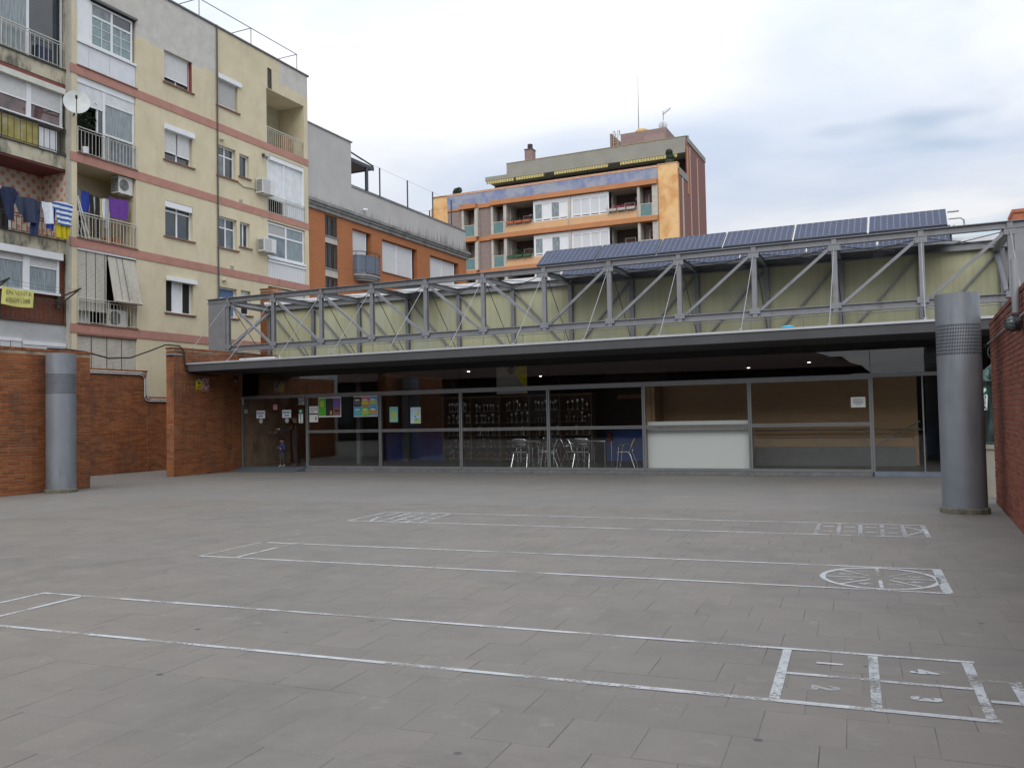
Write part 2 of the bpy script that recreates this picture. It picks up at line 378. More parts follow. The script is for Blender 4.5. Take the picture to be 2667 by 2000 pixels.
cN = T('painted_court', 'white painted long game lane nearest the camera ending in squares one to four', 'marking', G(-3, 5.6), 'painted games on the plaza')
stroke(cN, 'line', [(-7.32, 6.19), (.66, 6.19)], .045, P_FRESH); stroke(cN, 'line', [(-7.32, 5.07), (.66, 5.07)], .05, P_FRESH)
stroke(cN, 'line', [(-7.30, 6.17), (-7.30, 5.10)], .05, P_FRESH); stroke(cN, 'line', [(-6.79, 6.17), (-6.79, 5.10)], .05, P_FRESH)
for u in (-.46, .07, .615): stroke(cN, 'cross_bar', [(u, 6.16), (u, 5.10)], .058, P_FRESH)
stroke(cN, 'line', [(-.43, 5.62), (.04, 5.62)], .045, P_FRESH); stroke(cN, 'line', [(.10, 5.61), (.585, 5.61)], .045, P_WORN)
for ch, u, v, mt in (('1', -.195, 5.90, P_FRESH), ('4', .345, 5.88, P_WORN), ('2', -.205, 5.375, P_FAINT), ('3', .32, 5.335, P_WORN)): digit(cN, ch, u, v, .2, mt, sx=.85)
stroke(cN, 'line', [(.65, 5.80), (.80, 5.80)], .05, P_FRESH); stroke(cN, 'line', [(.65, 5.40), (.80, 5.40)], .05, P_FRESH); stroke(cN, 'cross_bar', [(.825, 5.83), (.825, 5.37)], .06, P_FRESH)
cM = T('painted_court', 'white painted long lane with a spoked circle at its right end', 'marking', G(-3, 9.0), 'painted games on the plaza')
stroke(cM, 'line', [(-7.3, 9.62), (.76, 9.63)], .045, P_WORN); stroke(cM, 'line', [(-7.42, 8.45), (.74, 8.42)], .045, P_WORN)
stroke(cM, 'line', [(-7.41, 8.45), (-7.38, 9.6)], .04, P_FAINT); stroke(cM, 'line', [(-6.88, 8.48), (-6.89, 9.6)], .045, P_WORN); stroke(cM, 'cross_bar', [(.72, 8.45), (.725, 9.61)], .085, P_FRESH)
ring = [(.185+.51*cos(2*pi*i/40), 9.02+.55*sin(2*pi*i/40)) for i in range(40)]
stroke(cM, 'circle', ring, .05, m_paint('circle paint', .34, .82), True)
for i in range(8):
    a = 2*pi*i/8+.02; stroke(cM, 'spoke', [(.185+.12*cos(a), 9.02+.13*sin(a)), (.185+.485*cos(a), 9.02+.525*sin(a))], .03, P_WORN)
for i, ch in enumerate('12345678'):
    a = pi/8-2*pi*i/8+pi/2; digit(cM, ch, .185+.33*cos(a), 9.02+.35*sin(a), .17, P_FAINT)
cF = T('painted_court', 'white painted far lane with small grids at both ends', 'marking', G(-3, 12.6), 'painted games on the plaza')
stroke(cF, 'line', [(-7.55, 13.28), (.86, 13.22)], .045, P_WORN); stroke(cF, 'line', [(-7.57, 12.03), (.86, 12.0)], .045, P_WORN)
for u in (-7.02, -6.79, -6.54, -6.28): stroke(cF, 'line', [(u, 12.05), (u-.07, 13.25)], .035, P_FRESH)
stroke(cF, 'line', [(-7.1, 12.68), (-6.31, 12.66)], .03, P_WORN); stroke(cF, 'line', [(-7.56, 12.05), (-7.55, 13.25)], .035, P_WORN)
stroke(cF, 'line', [(-7.29, 12.32), (-7.29, 13.2)], .035, P_FRESH); stroke(cF, 'cross_bar', [(-7.34, 12.60), (-7.17, 12.06)], .06, P_FRESH)
for u in (-.5, -.23, .04, .31, .57): stroke(cF, 'cross_bar', [(u, 12.03), (u+.01, 13.15)], .05, P_FAINT)
stroke(cF, 'cross_bar', [(.83, 12.03), (.84, 13.15)], .06, P_WORN); stroke(cF, 'line', [(.58, 12.1), (.82, 12.6)], .03, P_WORN); stroke(cF, 'line', [(.58, 13.05), (.82, 12.6)], .03, P_WORN)
for k, u in enumerate((-.36, -.09, .18, .44)):
    for v in (12.35, 12.85): stroke(cF, 'painted_number', [(u-.07, v), (u+.07, v)], .05, P_WORN)
for u in (-6.99, -6.74, -6.48):
    for v in (12.36, 12.98): stroke(cF, 'painted_number', [(u-.06, v), (u+.06, v)], .05, P_WORN)
cV = T('painted_court', 'faint broken remains of a painted lane close to the glass front', 'marking', G(-6, 18), 'painted games on the plaza')
for u0, v0, u1, v1 in ((-9.6, 15.9, -8.2, 16.0), (-7.9, 16.1, -6.4, 16.3), (-5.5, 16.5, -4.2, 16.7), (-9.0, 18.4, -7.2, 18.6), (-5.6, 18.9, -4.4, 18.9), (-4.2, 18.2, -3.6, 18.9), (-3.5, 18.0, -2.2, 18.6), (-8.4, 18.1, -8.1, 18.7), (-6.0, 16.0, -5.2, 16.2), (-3.4, 16.5, -2.9, 16.9)):
    stroke(cV, 'line', [(u0, v0), (u1, v1)], .045, P_FAINT)

# ================================================================ brick walls
M_BRICK = m_brick('red brick', [(.225, .072, .026), (.30, .099, .034), (.365, .128, .046), (.245, .074, .030)])
M_BRICK_R = m_brick('dark red brick', [(.195, .058, .038), (.26, .078, .048), (.30, .093, .057), (.21, .062, .044)], .4)
M_MORTAR = M('mortar', (.36, .285, .20), .95, var=.3, scale=3, dirt=((.05, .045, .04), (1, 1, .4), 1.6, .48, .7))
BL, BH, BJ = .285, .058, .012
def brick_mesh(L):
    b = MB(); e = .003
    lo = [(-L/2, 0, -BH/2), (L/2, 0, -BH/2), (L/2, 0, BH/2), (-L/2, 0, BH/2)]; mi = [(x, -.022+e, z) for x, _, z in lo]
    hi = [(x*(1-2*e/L), -.022, z*(1-2*e/BH)) for x, _, z in lo]
    b.add(lo+mi+hi, [(8, 9, 10, 11)]+[(k+i, k+(i+1) % 4, k+4+(i+1) % 4, k+4+i) for k in (0, 4) for i in range(4)]); return b
_bm = {}
def brick_face(P, a0, a1, z1, ang, fn, outb, shift=0.0):
    """bricks of one wall face; fn(a, z) -> centre on the core surface; ang = rotation whose -Y looks outwards"""
    row = 0; z = .0
    while z+BH < z1-.005:
        a = a0-(row % 2)*(BL+BJ)/2+shift-(BL+BJ if shift else 0)
        while a < a1:
            p, q = max(a, a0), min(a+BL, a1)
            if q-p > .04: outb.append((fn((p+q)/2, z+BH/2+.006), q-p, ang, P))
            a += BL+BJ
        z += BH+BJ; row += 1
def emit_bricks(root, items, mat):
    vis = [it for it in items if in_view(it[0], .01)]; vis.sort(key=lambda it: depth(it[0])); keep = set(id(it) for it in vis[:300]); rest = MB()
    for it in items:
        c, L, ang, _ = it; L = round(L, 3)
        if id(it) in keep:
            if L not in _bm: _bm[L] = {}
            if mat.name not in _bm[L]:
                me = brick_mesh(L).mesh('brick'); me.materials.append(mat); _bm[L][mat.name] = me
            put('brick', _bm[L][mat.name], None, Vector(c)+Vector((cos(ang+pi/2), sin(ang+pi/2), 0))*(.012+random.uniform(-.0025, .0025)), root, (0, 0, ang))
        else:
            b = brick_mesh(L); ca, sa = cos(ang), sin(ang); o = .012+random.uniform(-.0025, .0025)
            rest.add([(c[0]+x*ca-(y+o)*sa, c[1]+x*sa+(y+o)*ca, c[2]+zz) for x, y, zz in b.v], b.f)
    if rest.v: rest.build('bricks', mat, root, kind='stuff')
def coping(root, x0, x1, y0, y1, z, mat, along):
    mb = MB(); n = int((y1-y0 if along == 'Y' else x1-x0)/.14)+1
    for i in range(n):
        if along == 'Y':
            a = y0+i*.14; mb.box(x0, x1, a+.004, min(a+.136, y1), z-.062, z+random.uniform(-.003, .002))
        else:
            a = x0+i*.14; mb.box(a+.004, min(a+.136, x1), y0, y1, z-.062, z+random.uniform(-.003, .002))
    mb.build('coping', mat, root)
# near left wall
w = T('brick_wall', 'red brick wall at the left edge behind the blue grey column', 'wall', (-19.5, 12, 0))
MB().box(-19.70, -19.30, 11.2, 15.80, -.1, 3.44).build('wall_core', M_MORTAR, w); B = []
brick_face('f', 11.2, 15.80, 3.42, pi/2, lambda a, z: (-19.30, a, z), B); brick_face('e', -19.70, -19.30, 3.42, pi, lambda a, z: (a, 15.80, z), B)
emit_bricks(w, B, M_BRICK); coping(w, -19.72, -19.28, 11.2, 15.82, 3.50, M_BRICK, 'Y')
# recessed wall with a stepped top
w = T('brick_wall', 'stepped red brick wall set back between the left column and the pier', 'wall', (-24, 21, 0))
mb = MB().box(-24.2, -23.9, 13.0, 21.84, -.1, 3.40); mb.box(-24.2, -23.9, 21.84, 26.0, -.1, 2.52); mb.build('wall_core', M_MORTAR, w); B = []
brick_face('f', 13.0, 21.84, 3.36, pi/2, lambda a, z: (-23.90, a, z), B); brick_face('g', 21.86, 26.0, 2.50, pi/2, lambda a, z: (-23.90, a, z), B)
emit_bricks(w, B, M_BRICK); coping(w, -24.22, -23.88, 13.0, 21.86, 3.45, M_BRICK, 'Y'); coping(w, -24.22, -23.88, 21.87, 26, 2.55, M_BRICK, 'Y')
# pier wall beside the entrance
w = T('brick_pier', 'tall orange brick pier wall carrying the left end of the canopy', 'wall', (-20.65, 20, 0))
MB().box(-20.80, -20.50, 19.76, 25.2, -.1, 3.90).build('wall_core', M_MORTAR, w); B = []
brick_face('f', -20.80, -20.50, 3.88, 0, lambda a, z: (a, 19.76, z), B); brick_face('s', 19.75, 22.70, 3.88, pi/2, lambda a, z: (-20.50, a, z), B, .15)
brick_face('s2', 22.72, 25.2, 3.88, pi/2, lambda a, z: (-20.50, a, z), B)
emit_bricks(w, [b for b in B if not (b[0][1] > 22.71 and b[0][2] < 3.4)], M_BRICK); coping(w, -20.82, -20.48, 19.74, 25.2, 3.955, M_BRICK, 'Y')
# right wall
w = T('brick_wall', 'dark red brick wall at the right edge with a caged lamp', 'wall', (1.35, 10, 0))
MB().box(1.22, 1.55, -4.0, 16.66, -.1, 2.97).build('wall_core', M_MORTAR, w); B = []
brick_face('f', -4.0, 16.66, 2.95, -pi/2, lambda a, z: (1.22, a, z), B); brick_face('e', 1.22, 1.55, 2.95, pi, lambda a, z: (a, 16.66, z), B)
emit_bricks(w, B, M_BRICK_R); coping(w, 1.20, 1.57, -4.0, 16.68, 3.03, M_BRICK_R, 'Y')
# conduit, pipe and caged lamp on it
M_GALV = M('galvanised steel', (.36, .37, .38), .45, .7, .1, 8, .05); M_PIPE = M('grey pipe paint', (.28, .29, .30), .5, .2)
MB().tube([(1.175, y, 2.672) for y in (16.62, 14.0, 12.05)], .014, 8).build('conduit', M_PIPE, smooth=True, label='thin grey conduit running along the right brick wall to the caged lamp', cat='pipe')
MB().tube([(1.175, 11.72, 2.66), (1.175, 8, 2.66), (1.175, 0, 2.66)], .014, 8).build('conduit', M_PIPE, smooth=True, label='thin grey conduit leaving the caged lamp towards the right picture edge', cat='pipe')
MB().tube([(1.15, 11.88, 2.72), (1.15, 11.87, 3.36)], .042, 12).build('vertical_pipe', M_PIPE, smooth=True, label='thick vertical grey pipe rising above the caged lamp on the right wall', cat='pipe')
lp = T('wall_lamp', 'small round caged bulkhead lamp on the right brick wall', 'lamp', (1.15, 11.88, 2.5))
MB().cyl((1.19, 11.88, 2.60), (1.13, 11.88, 2.60), .1, 16).build('lamp_base', flat('black plastic', (.02, .02, .022), .4), lp, True)
MB().sphere((1.10, 11.88, 2.60), .075, 14, 8, 1, .9, 1.15).build('lamp_glass', M('ribbed lamp glass', (.16, .20, .20), .15, spec=.8), lp, True)
mb = MB()
for k in range(6):
    a = pi*k/6; mb.tube([(1.13-.115*sin(t*pi/8), 11.88+.09*cos(t*pi/8)*cos(a), 2.60+.1*cos(t*pi/8)*sin(a)) for t in range(9)], .005, 5)
mb.build('cage', flat('black wire', (.03, .03, .03), .4), lp)

# ---------------------------------------------------------------- ventilated steel columns
M_COL = M('grey blue column paint', (.225, .242, .268), .42, .35, .09, 2, .06, 40, dirt=((.14, .145, .15), (1, 1, .22), 2.6, .50, .7))
M_COLIN = flat('column inside', (.015, .016, .018), .9)
def vent_column(x, y, r, h, zg0, zg1, rows, label):
    t = T('vent_column', label, 'column', (x, y, 0), 'perforated steel columns')
    MB().lathe([(r+.035, 0), (r+.035, .07), (r+.02, .085)], (x, y, 0), 40).build('base_ring', M('stained concrete ring', (.13, .12, .09), .95, var=.5, scale=9), t)
    n = 176; mb = MB()
    mb.lathe([(r, .085), (r, zg0)], (x, y, 0), n); mb.lathe([(r, zg1), (r, h), (r-.03, h+.002), (r-.03, h-.12)], (x, y, 0), n)
    del_ = []
    rh = (zg1-zg0)/rows; g = MB()
    for j in range(rows):
        z0 = zg0+j*rh; z1 = z0+rh
        for (za, zb, skip) in ((z0, z0+rh*.30, False), (z0+rh*.30, z1, True)):
            for i in range(n):
                if skip and i % 2: continue
                a, b = 2*pi*i/n, 2*pi*(i+1)/n
                g.quad((x+r*cos(a), y+r*sin(a), za), (x+r*cos(b), y+r*sin(b), za), (x+r*cos(b), y+r*sin(b), zb), (x+r*cos(a), y+r*sin(a), zb))
    mb.build('drum', M_COL, t, True); g.build('slotted_grille', M_COL, t); MB().lathe([(r-.05, zg0-.1), (r-.05, zg1+.1)], (x, y, 0), 32).build('inner_duct', M_COLIN, t)
vent_column(.67, 15.09, .315, 3.36, 2.40, 2.88, 9, 'tall blue grey slotted steel column by the right brick wall')
vent_column(-18.86, 14.62, .335, 3.37, 2.37, 2.86, 9, 'tall blue grey slotted steel column before the left brick wall')

# ---------------------------------------------------------------- cables and pipes on the left walls
M_CABLE = flat('black cable', (.012, .012, .013), .5)
pts = [(-19.45, 14.7, 3.53), (-19.47, 15.3, 3.545), (-19.5, 15.82, 3.52), (-19.8, 16.8, 3.42), (-20.1, 17.8, 3.5), (-20.4, 18.8, 3.78), (-20.58, 19.5, 4.0), (-20.62, 19.74, 4.02), (-20.5, 20.0, 4.0), (-20.44, 20.12, 3.85), (-20.44, 20.14, 3.5), (-20.42, 20.2, 3.24), (-20.4, 20.6, 3.14), (-20.42, 21.6, 3.12)]
MB().tube(pts, .022, 7).build('cable_bundle', M_CABLE, smooth=True, label='thick black cable sagging from the left wall top onto the brick pier', cat='cable', at=(-20, 17, 3.2))
for k, (z, lab) in enumerate(((3.36, 'upper pale conduit bending down the stepped left brick wall'), (3.30, 'lower pale conduit bending down the stepped left brick wall'))):
    dz = z-.875-.02; yb = 21.78-.07*k
    MB().tube([(-23.85, 15.8, z), (-23.85, yb-.22, z), (-23.85, yb-.08, z-.03), (-23.85, yb, z-.15), (-23.85, yb, 2.62-.06*k), (-23.85, yb+.05, 2.50-.06*k), (-23.85, yb+.16, 2.46-.06*k), (-23.85, 24.5, 2.46-.06*k)], .024, 8).build('conduit', M('pale conduit', (.5, .5, .49), .45, .3), smooth=True, label=lab, cat='pipe')
mb = MB(); mb.box(-20.75, -20.52, 19.68, 19.735, 3.71, 3.76); mb.box(-20.52, -20.47, 19.68, 20.1, 3.71, 3.76)
mb.build('cable_bracket', M_GALV, label='grey metal cable bracket near the top of the brick pier', cat='bracket')
# ================================================================ pavilion
M_STEEL = M('grey truss paint', (.205, .208, .22), .5, .25, .08, 3, .06, 50, dirt=((.11, .095, .085), (1, 1, .5), 4, .54, .6))
M_ALU = M('grey window frame', (.21, .215, .22), .4, .4, .06, 5, .03); M_ALUL = M('light aluminium edge', (.46, .47, .49), .42, .4, .08, 3, .03)
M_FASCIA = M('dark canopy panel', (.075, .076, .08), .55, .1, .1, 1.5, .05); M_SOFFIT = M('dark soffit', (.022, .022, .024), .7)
M_GLASS = glass_mat('facade glass', (.98, .985, .98), .65); M_GLASSD = glass_mat('door glass', (.97, .975, .97), .32); M_GLASS2 = glass_mat('upper glass', (.93, .94, .94), 1.15)
def m_poly():
    m, nt, bs = nodes('yellow panel'); v = pos(nt)
    c = ramp(nt, noise(nt, pos(nt, (.35, 1, .25)), 1.3, 3), [(.3, (.45, .465, .375)), (.5, (.44, .432, .27)), (.7, (.475, .465, .295))])
    c = mix(nt, .5, c, ramp(nt, noise(nt, pos(nt, (9, 1, .25)), 1.2, 5, .7), [(.3, .62), (.65, 1.0)]), 'MULTIPLY')
    nt.links.new(c, bs.inputs['Base Color']); bs.inputs['Roughness'].default_value = .38; bs.inputs['Specular IOR Level'].default_value = .4; return m
M_POLY = m_poly()
PAV = T('pavilion', 'glass fronted pavilion with dark canopy and grey steel roof truss', 'building', (-9.5, 22.75, 0))
FY = 22.75; FP = Face('Y', FY)
MX = [-20.50, -17.79, -15.0, -12.17, -9.37, -6.59, -3.80, -.92, 1.60]
# frame
fr = MB().box(-20.5, 2.2, FY-.05, FY+.05, 2.385, 2.475).build('facade_frame', M_ALU, PAV)
for i, x in enumerate(MX[1:-1]):
    mb = MB()
    for s in (-.047, .012): mb.box(x+s, x+s+.035, FY-.045, FY+.045, .10, 2.385)
    mb.box(x-.012, x+.012, FY-.02, FY+.03, .10, 2.385); mb.build('mullion', M_ALU, fr)
MB().box(-20.52, -20.46, FY-.045, FY+.045, .10, 2.385).build('mullion', M_ALU, fr)
for i in range(1, 7):
    a, b = MX[i]+.047, MX[i+1]-.047
    mb = MB()
    for z0, z1 in ((1.222, 1.256), (1.272, 1.306), (.10, .165), (2.35, 2.387)): mb.box(a, b, FY-.04, FY+.04, z0, z1)
    mb.build('transom', M_ALU, fr)
    FP.box(MB(), a, b, -.004, .004, 1.306, 2.35).build('glass_pane', M_GLASS, PAV); FP.box(MB(), a, b, -.004, .004, .165, 1.222).build('glass_pane', M_GLASS, PAV)
for i in range(8):
    a, b = MX[i]+.006, MX[i+1]-.006
    FP.box(MB(), a, b, -.004, .004, 2.475, 3.22).build('upper_glass_pane', M_GLASS2, PAV)
MB().box(-17.85, -.93, FY-.10, FY+.08, 0, .095).build('sill', M('worn sill metal', (.16, .165, .17), .5, .3, .25, 6), PAV)
# right hand door bay
MB().box(-.90, 1.2, FY-.09, FY+.07, 0, .12).build('door_plinth', M('blue grey plinth', (.17, .20, .25), .5, .2), PAV)
FP.box(MB(), -.87, .20, -.004, .004, .12, 2.385).build('glass_pane', M_GLASS, PAV); FP.box(MB(), .22, 1.5, -.004, .004, .12, 2.385).build('glass_pane', M_GLASS, PAV)
MB().box(.195, .225, FY-.03, FY+.03, .12, 2.385).build('mullion', M_ALU, fr)
# entrance doors, ramp
for k, (a, b, hx) in enumerate(((-20.45, -19.18, -19.30), (-19.16, -17.85, -19.05))):
    d = FP.box(MB(), a, b, -.006, .006, .13, 2.37).build('glass_door', M_GLASSD, PAV)
    h = MB(); h.cyl((hx, FY-.07, 1.22), (hx, FY-.07, 1.30), .014, 8); h.cyl((hx-.05, FY-.07, 1.26), (hx+.05, FY-.07, 1.26), .016, 8); h.cyl((hx, FY-.07, 1.26), (hx, FY, 1.26), .012, 8); h.build('handle', M('chrome', (.7, .7, .7), .15, 1.0, 0), d, True)
    FP.box(MB(), a, b, -.015, .015, 2.37, 2.385).build('top_rail', M_ALU, d)
mb = MB().prism([(-20.45, 22.1), (-17.95, 22.25), (-17.80, 22.70), (-20.48, 22.70)], lambda a, b, t: (a, b, t if t < .01 else (.125 if b > 22.5 else .012)), .004, .12)
mb.build('entrance_ramp', M('blue grey rubber ramp', (.075, .09, .11), .7), PAV); MB().box(-20.48, -17.86, 22.70, 23.4, 0, .125).build('threshold', M_ALU, PAV)
MB().cyl((-20.4, 22.67, 2.20), (-20.4, 22.67, 2.38), .02, 8).build('door_closer', M_ALUL, PAV)
# shell and interior
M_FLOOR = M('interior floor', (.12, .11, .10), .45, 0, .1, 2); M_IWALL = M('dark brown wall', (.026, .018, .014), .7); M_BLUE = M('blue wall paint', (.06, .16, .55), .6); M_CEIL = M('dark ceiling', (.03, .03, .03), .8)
MB().box(-20.5, 2.2, 22.86, 31.4, .02, .118).build('floor', M_FLOOR, PAV)
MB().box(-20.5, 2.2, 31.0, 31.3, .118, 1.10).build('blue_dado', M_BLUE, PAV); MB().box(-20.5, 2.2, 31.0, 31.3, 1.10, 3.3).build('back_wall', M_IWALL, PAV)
for a, b in ((-17.72, -14.68), (-9.18, -7.1)):
    MB().box(a, b, 27.2, 27.35, .118, 1.12).build('blue_partition', M_BLUE, PAV); MB().box(a, b, 27.2, 27.35, 1.12, 3.07).build('brown_partition', M_IWALL, PAV)
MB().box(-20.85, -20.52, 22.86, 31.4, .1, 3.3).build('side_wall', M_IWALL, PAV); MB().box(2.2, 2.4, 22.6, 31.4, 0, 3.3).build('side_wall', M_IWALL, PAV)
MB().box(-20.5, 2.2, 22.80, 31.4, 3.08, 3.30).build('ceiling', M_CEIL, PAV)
MB().box(-20.48, 2.4, 22.5, 31.4, 3.302, 3.44).build('roof_deck', M('roof gravel', (.2, .2, .19), .9), PAV)
MB().box(-17.2, -17.05, 24.6, 24.75, .12, 3.07).build('interior_post', M('grey post', (.16, .17, .17), .5), PAV); MB().box(-16.5, -16.25, 26.4, 26.65, .12, 3.07).build('interior_post', M('grey post', (.16, .17, .17), .5), PAV)
# wood lined part
def m_wood(name, c1, c2, sc=1.0):
    m, nt, bs = nodes(name); v = pos(nt, (1, 1, 8)); n = noise(nt, v, 2.2*sc, 5, .6, 1.2); c = ramp(nt, n, [(.3, c1), (.7, c2)]); nt.links.new(c, bs.inputs['Base Color']); bs.inputs['Roughness'].default_value = .5; return m
M_WOOD = m_wood('wall panelling', (.44, .27, .13), (.52, .335, .165)); M_WOODD = m_wood('cabinet wood', (.20, .105, .05), (.27, .15, .075))
MB().box(-6.75, .10, 25.3, 25.45, .12, 2.47).build('wood_wall', M_WOOD, PAV); MB().box(-6.86, -6.76, 24.45, 25.45, .12, 2.47).build('wood_return', M_WOOD, PAV); MB().box(-7.02, -6.87, 24.43, 24.55, .12, 2.47).build('wood_post', M_WOOD, PAV)
MB().box(-4.05, .02, 24.88, 25.0, .12, .625).build('ramp_wall', M('grey ramp wall', (.17, .175, .175), .6), PAV); MB().box(-4.05, .02, 25.0, 25.28, .12, .60).build('ramp', M('grey ramp wall', (.17, .175, .175), .6), PAV)
hr = MB().tube([(-4.05, 24.95, 1.085), (-2, 24.95, 1.085), (.22, 24.95, 1.075)], .02, 8); hr.tube([(-1.0, 24.8, .62), (.15, 24.8, 1.29)], .02, 8)
for x in (-3.6, -2.4, -1.2, -.02): hr.cyl((x, 24.95, .62), (x, 24.95, 1.08), .01, 6)
hr.build('handrail', M('brushed steel', (.45, .45, .45), .3, 1.0), PAV, True)
MB().box(-4.05, .0, 25.27, 25.295, .86, .885).build('skirting_rail', M_WOODD, PAV)
# canopy
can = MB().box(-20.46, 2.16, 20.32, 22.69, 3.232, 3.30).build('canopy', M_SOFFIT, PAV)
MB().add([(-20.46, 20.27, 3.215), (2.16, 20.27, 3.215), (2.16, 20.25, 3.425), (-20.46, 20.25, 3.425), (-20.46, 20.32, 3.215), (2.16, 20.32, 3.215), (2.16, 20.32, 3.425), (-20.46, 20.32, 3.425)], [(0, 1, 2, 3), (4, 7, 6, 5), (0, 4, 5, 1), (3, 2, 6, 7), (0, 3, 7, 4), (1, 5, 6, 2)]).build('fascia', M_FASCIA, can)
MB().box(-20.48, 2.16, 20.22, 20.36, 3.428, 3.478).build('edge_trim', M_ALUL, can)
MB().box(-20.46, 2.16, 20.36, 22.5, 3.30, 3.45).build('roof_sheet', M('pale roof sheet', (.42, .43, .44), .5, .2), can)
MB().box(-20.42, -18.7, 22.52, 22.58, 3.455, 3.74).build('white_flashing', M('white flashing', (.68, .69, .70), .5), can)
mb = MB(); 
for x in [-19.6+1.16*i for i in range(19)]: mb.cyl((x, 20.6, 3.45), (x, 20.6, 3.735), .008, 5)
mb.cyl((-20.4, 20.6, 3.735), (2.1, 20.6, 3.735), .009, 5); mb.build('guard_wire', M('dull rail', (.12, .12, .125), .6, .3), can)
MB().box(-16.3, -10.9, 23.2, 23.3, 3.46, 3.60).build('green_gutter', M('green gutter', (.03, .11, .07), .5), can)
for x, y, lb in ((-12.5, 23.9, 'leftmost'), (-12.06, 28.6, 'second from left'), (-8.3, 30.2, 'third from left'), (-7.8, 28.6, 'fourth from left'), (-4.8, 28.7, 'fifth from left'), (-2.76, 27.05, 'rightmost')):
    l = T('ceiling_downlight', '%s lit round downlight in the dark ceiling behind the upper glass' % lb, 'lamp', (x, y, 3.04), 'lit downlights behind the upper glass')
    MB().lathe([(.11, 0), (.11, .03), (.085, .03)], (x, y, 3.045), 20).build('ring', M_ALUL, l, True)
    mm = bpy.data.materials.get('lit lens')
    if not mm:
        mm, nt, bs = nodes('lit lens'); bs.inputs['Emission Color'].default_value = (1, .96, .9, 1); bs.inputs['Emission Strength'].default_value = 6.0
    MB().lathe([(1e-4, -.018), (.03, -.015), (.048, -.004)], (x, y, 3.048), 20).build('lens', mm, l)
# truss
YT, YR = 22.44, 24.50; PX = [-20.79+1.917*i for i in range(13)]; ZB, ZT = 3.985, 5.80
tr = MB().ibeam((-21.68, YT, ZT-.085), (2.7, YT, ZT-.085), .16, .17).build('truss', M_STEEL, PAV)
MB().ibeam((-20.9, YT, ZB+.09), (2.7, YT, ZB+.09), .14, .18).build('bottom_chord', M_STEEL, tr)
MB().box(-21.62, -20.87, YT-.06, YT+.06, ZB-.02, ZT-.175).build('end_plate', M_STEEL, tr); MB().box(2.19, 2.75, YT-.06, YT+.06, ZB-.02, ZT-.175).build('end_plate', M_STEEL, tr)
rear = MB().ibeam((-20.95, YR, 5.65), (2.7, YR, 5.65), .16, .2).build('rear_beam', M_STEEL, tr)
for i, x in enumerate(PX):
    if i == 12: x = 2.12
    MB().ibeam((x, YT, ZB), (x, YT, ZT-.02), .12, .11, .014, (0, 1, 0)).build('post', M_STEEL, tr)
    MB().ibeam((x, YR, 3.46), (x, YR, 5.56), .12, .11, .014, (0, 1, 0)).build('rear_post', M_STEEL, tr)
    MB().ibeam((x, YT+.08, ZT-.16), (x, YR-.08, 5.66), .09, .14, .014).build('cross_beam', M_STEEL, tr)
    MB().cyl((x, YT, ZT-.15), (x, 20.30, 3.47), .0095, 6).build('stay_rod', M_PIPE, tr); MB().cyl((x+.03, YT, ZT-.15), (x+.03, YR-.1, 3.6), .011, 6).build('stay_rod', M('dark rod', (.05, .05, .055), .5, .4), tr)
    for zz in (ZB+.16, ZT-.24): MB().box(x-.13, x+.13, YT-.068, YT-.058, zz-.07, zz+.07).build('gusset_plate', M_STEEL, tr)
    mb = MB(); mb.box(x-.03, x+.03, 20.27, 20.34, 3.478, 3.53); mb.build('rod_foot', M_GALV, tr)
for i in range(12):
    a, b = PX[i], (PX[i+1] if i < 11 else 2.12)
    lo, hi = ((a+.06, ZT-.2), (b-.06, ZB+.12)) if i < 6 else ((a+.06, ZB+.12), (b-.06, ZT-.2))
    MB().bar((lo[0], YT, lo[1]), (hi[0], YT, hi[1]), .07, .07).build('diagonal', M_STEEL, tr)
    lo, hi = ((a+.06, 5.5), (b-.06, 3.55)) if i < 6 else ((a+.06, 3.55), (b-.06, 5.5))
    MB().bar((lo[0], YR, lo[1]), (hi[0], YR, hi[1]), .045, .045).build('rear_diagonal', M_STEEL, tr)
    MB().cyl((a, YT, ZT-.2), (b, YR, 5.6), .011, 5).build('roof_brace', M('dark rod', (.05, .05, .055), .5, .4), tr); MB().cyl((b, YT, ZT-.2), (a, YR, 5.6), .011, 5).build('roof_brace', M('dark rod', (.05, .05, .055), .5, .4), tr)
    MB().box(a+.01, b-.01, YR+.07, YR+.10, 3.46, 5.57).build('yellow_panel', M_POLY, PAV)
for p, q, r in (((-20.79, YT, 5.6), (-20.79, YR, 5.55), .07), ((-20.79, YT, 4.1), (-20.79, YR, 5.5), .06), ((-20.79, YT+.1, 3.95), (-20.79, YR, 3.9), .08), ((2.0, YT, 5.55), (2.0, YR, 5.5), .08), ((2.0, YT, 4.2), (2.0, YR, 5.4), .06)):
    MB().cyl(p, q, r, 12).build('end_tube', M_STEEL, tr, True)
mb = MB(); mb.box(-20.95, 2.6, YR+.1, YR+.25, 3.46, 5.76); mb.box(-20.95, -20.8, YR+.25, 34, 3.46, 5.76); mb.box(2.45, 2.6, YR+.25, 34, 3.46, 5.76); mb.build('hall_wall', M('grey sheet wall', (.22, .22, .23), .6), PAV)
MB().box(-21.05, 2.7, YR+.02, 34.2, 5.765, 5.90).build('hall_roof', M('white roof edge', (.66, .67, .68), .5), PAV)
MB().add([(-15.0, 23.3, 5.78), (-13.75, 23.3, 5.78), (-13.75, 24.3, 5.86), (-15.0, 24.3, 5.86), (-15.0, 23.3, 5.82), (-13.75, 23.3, 5.82), (-13.75, 24.3, 5.90), (-15.0, 24.3, 5.90)], [(0, 3, 2, 1), (4, 5, 6, 7), (0, 1, 5, 4), (1, 2, 6, 5), (2, 3, 7, 6), (3, 0, 4, 7)]).build('hatch_panel', M('dark blue sheet', (.05, .08, .11), .35), PAV)
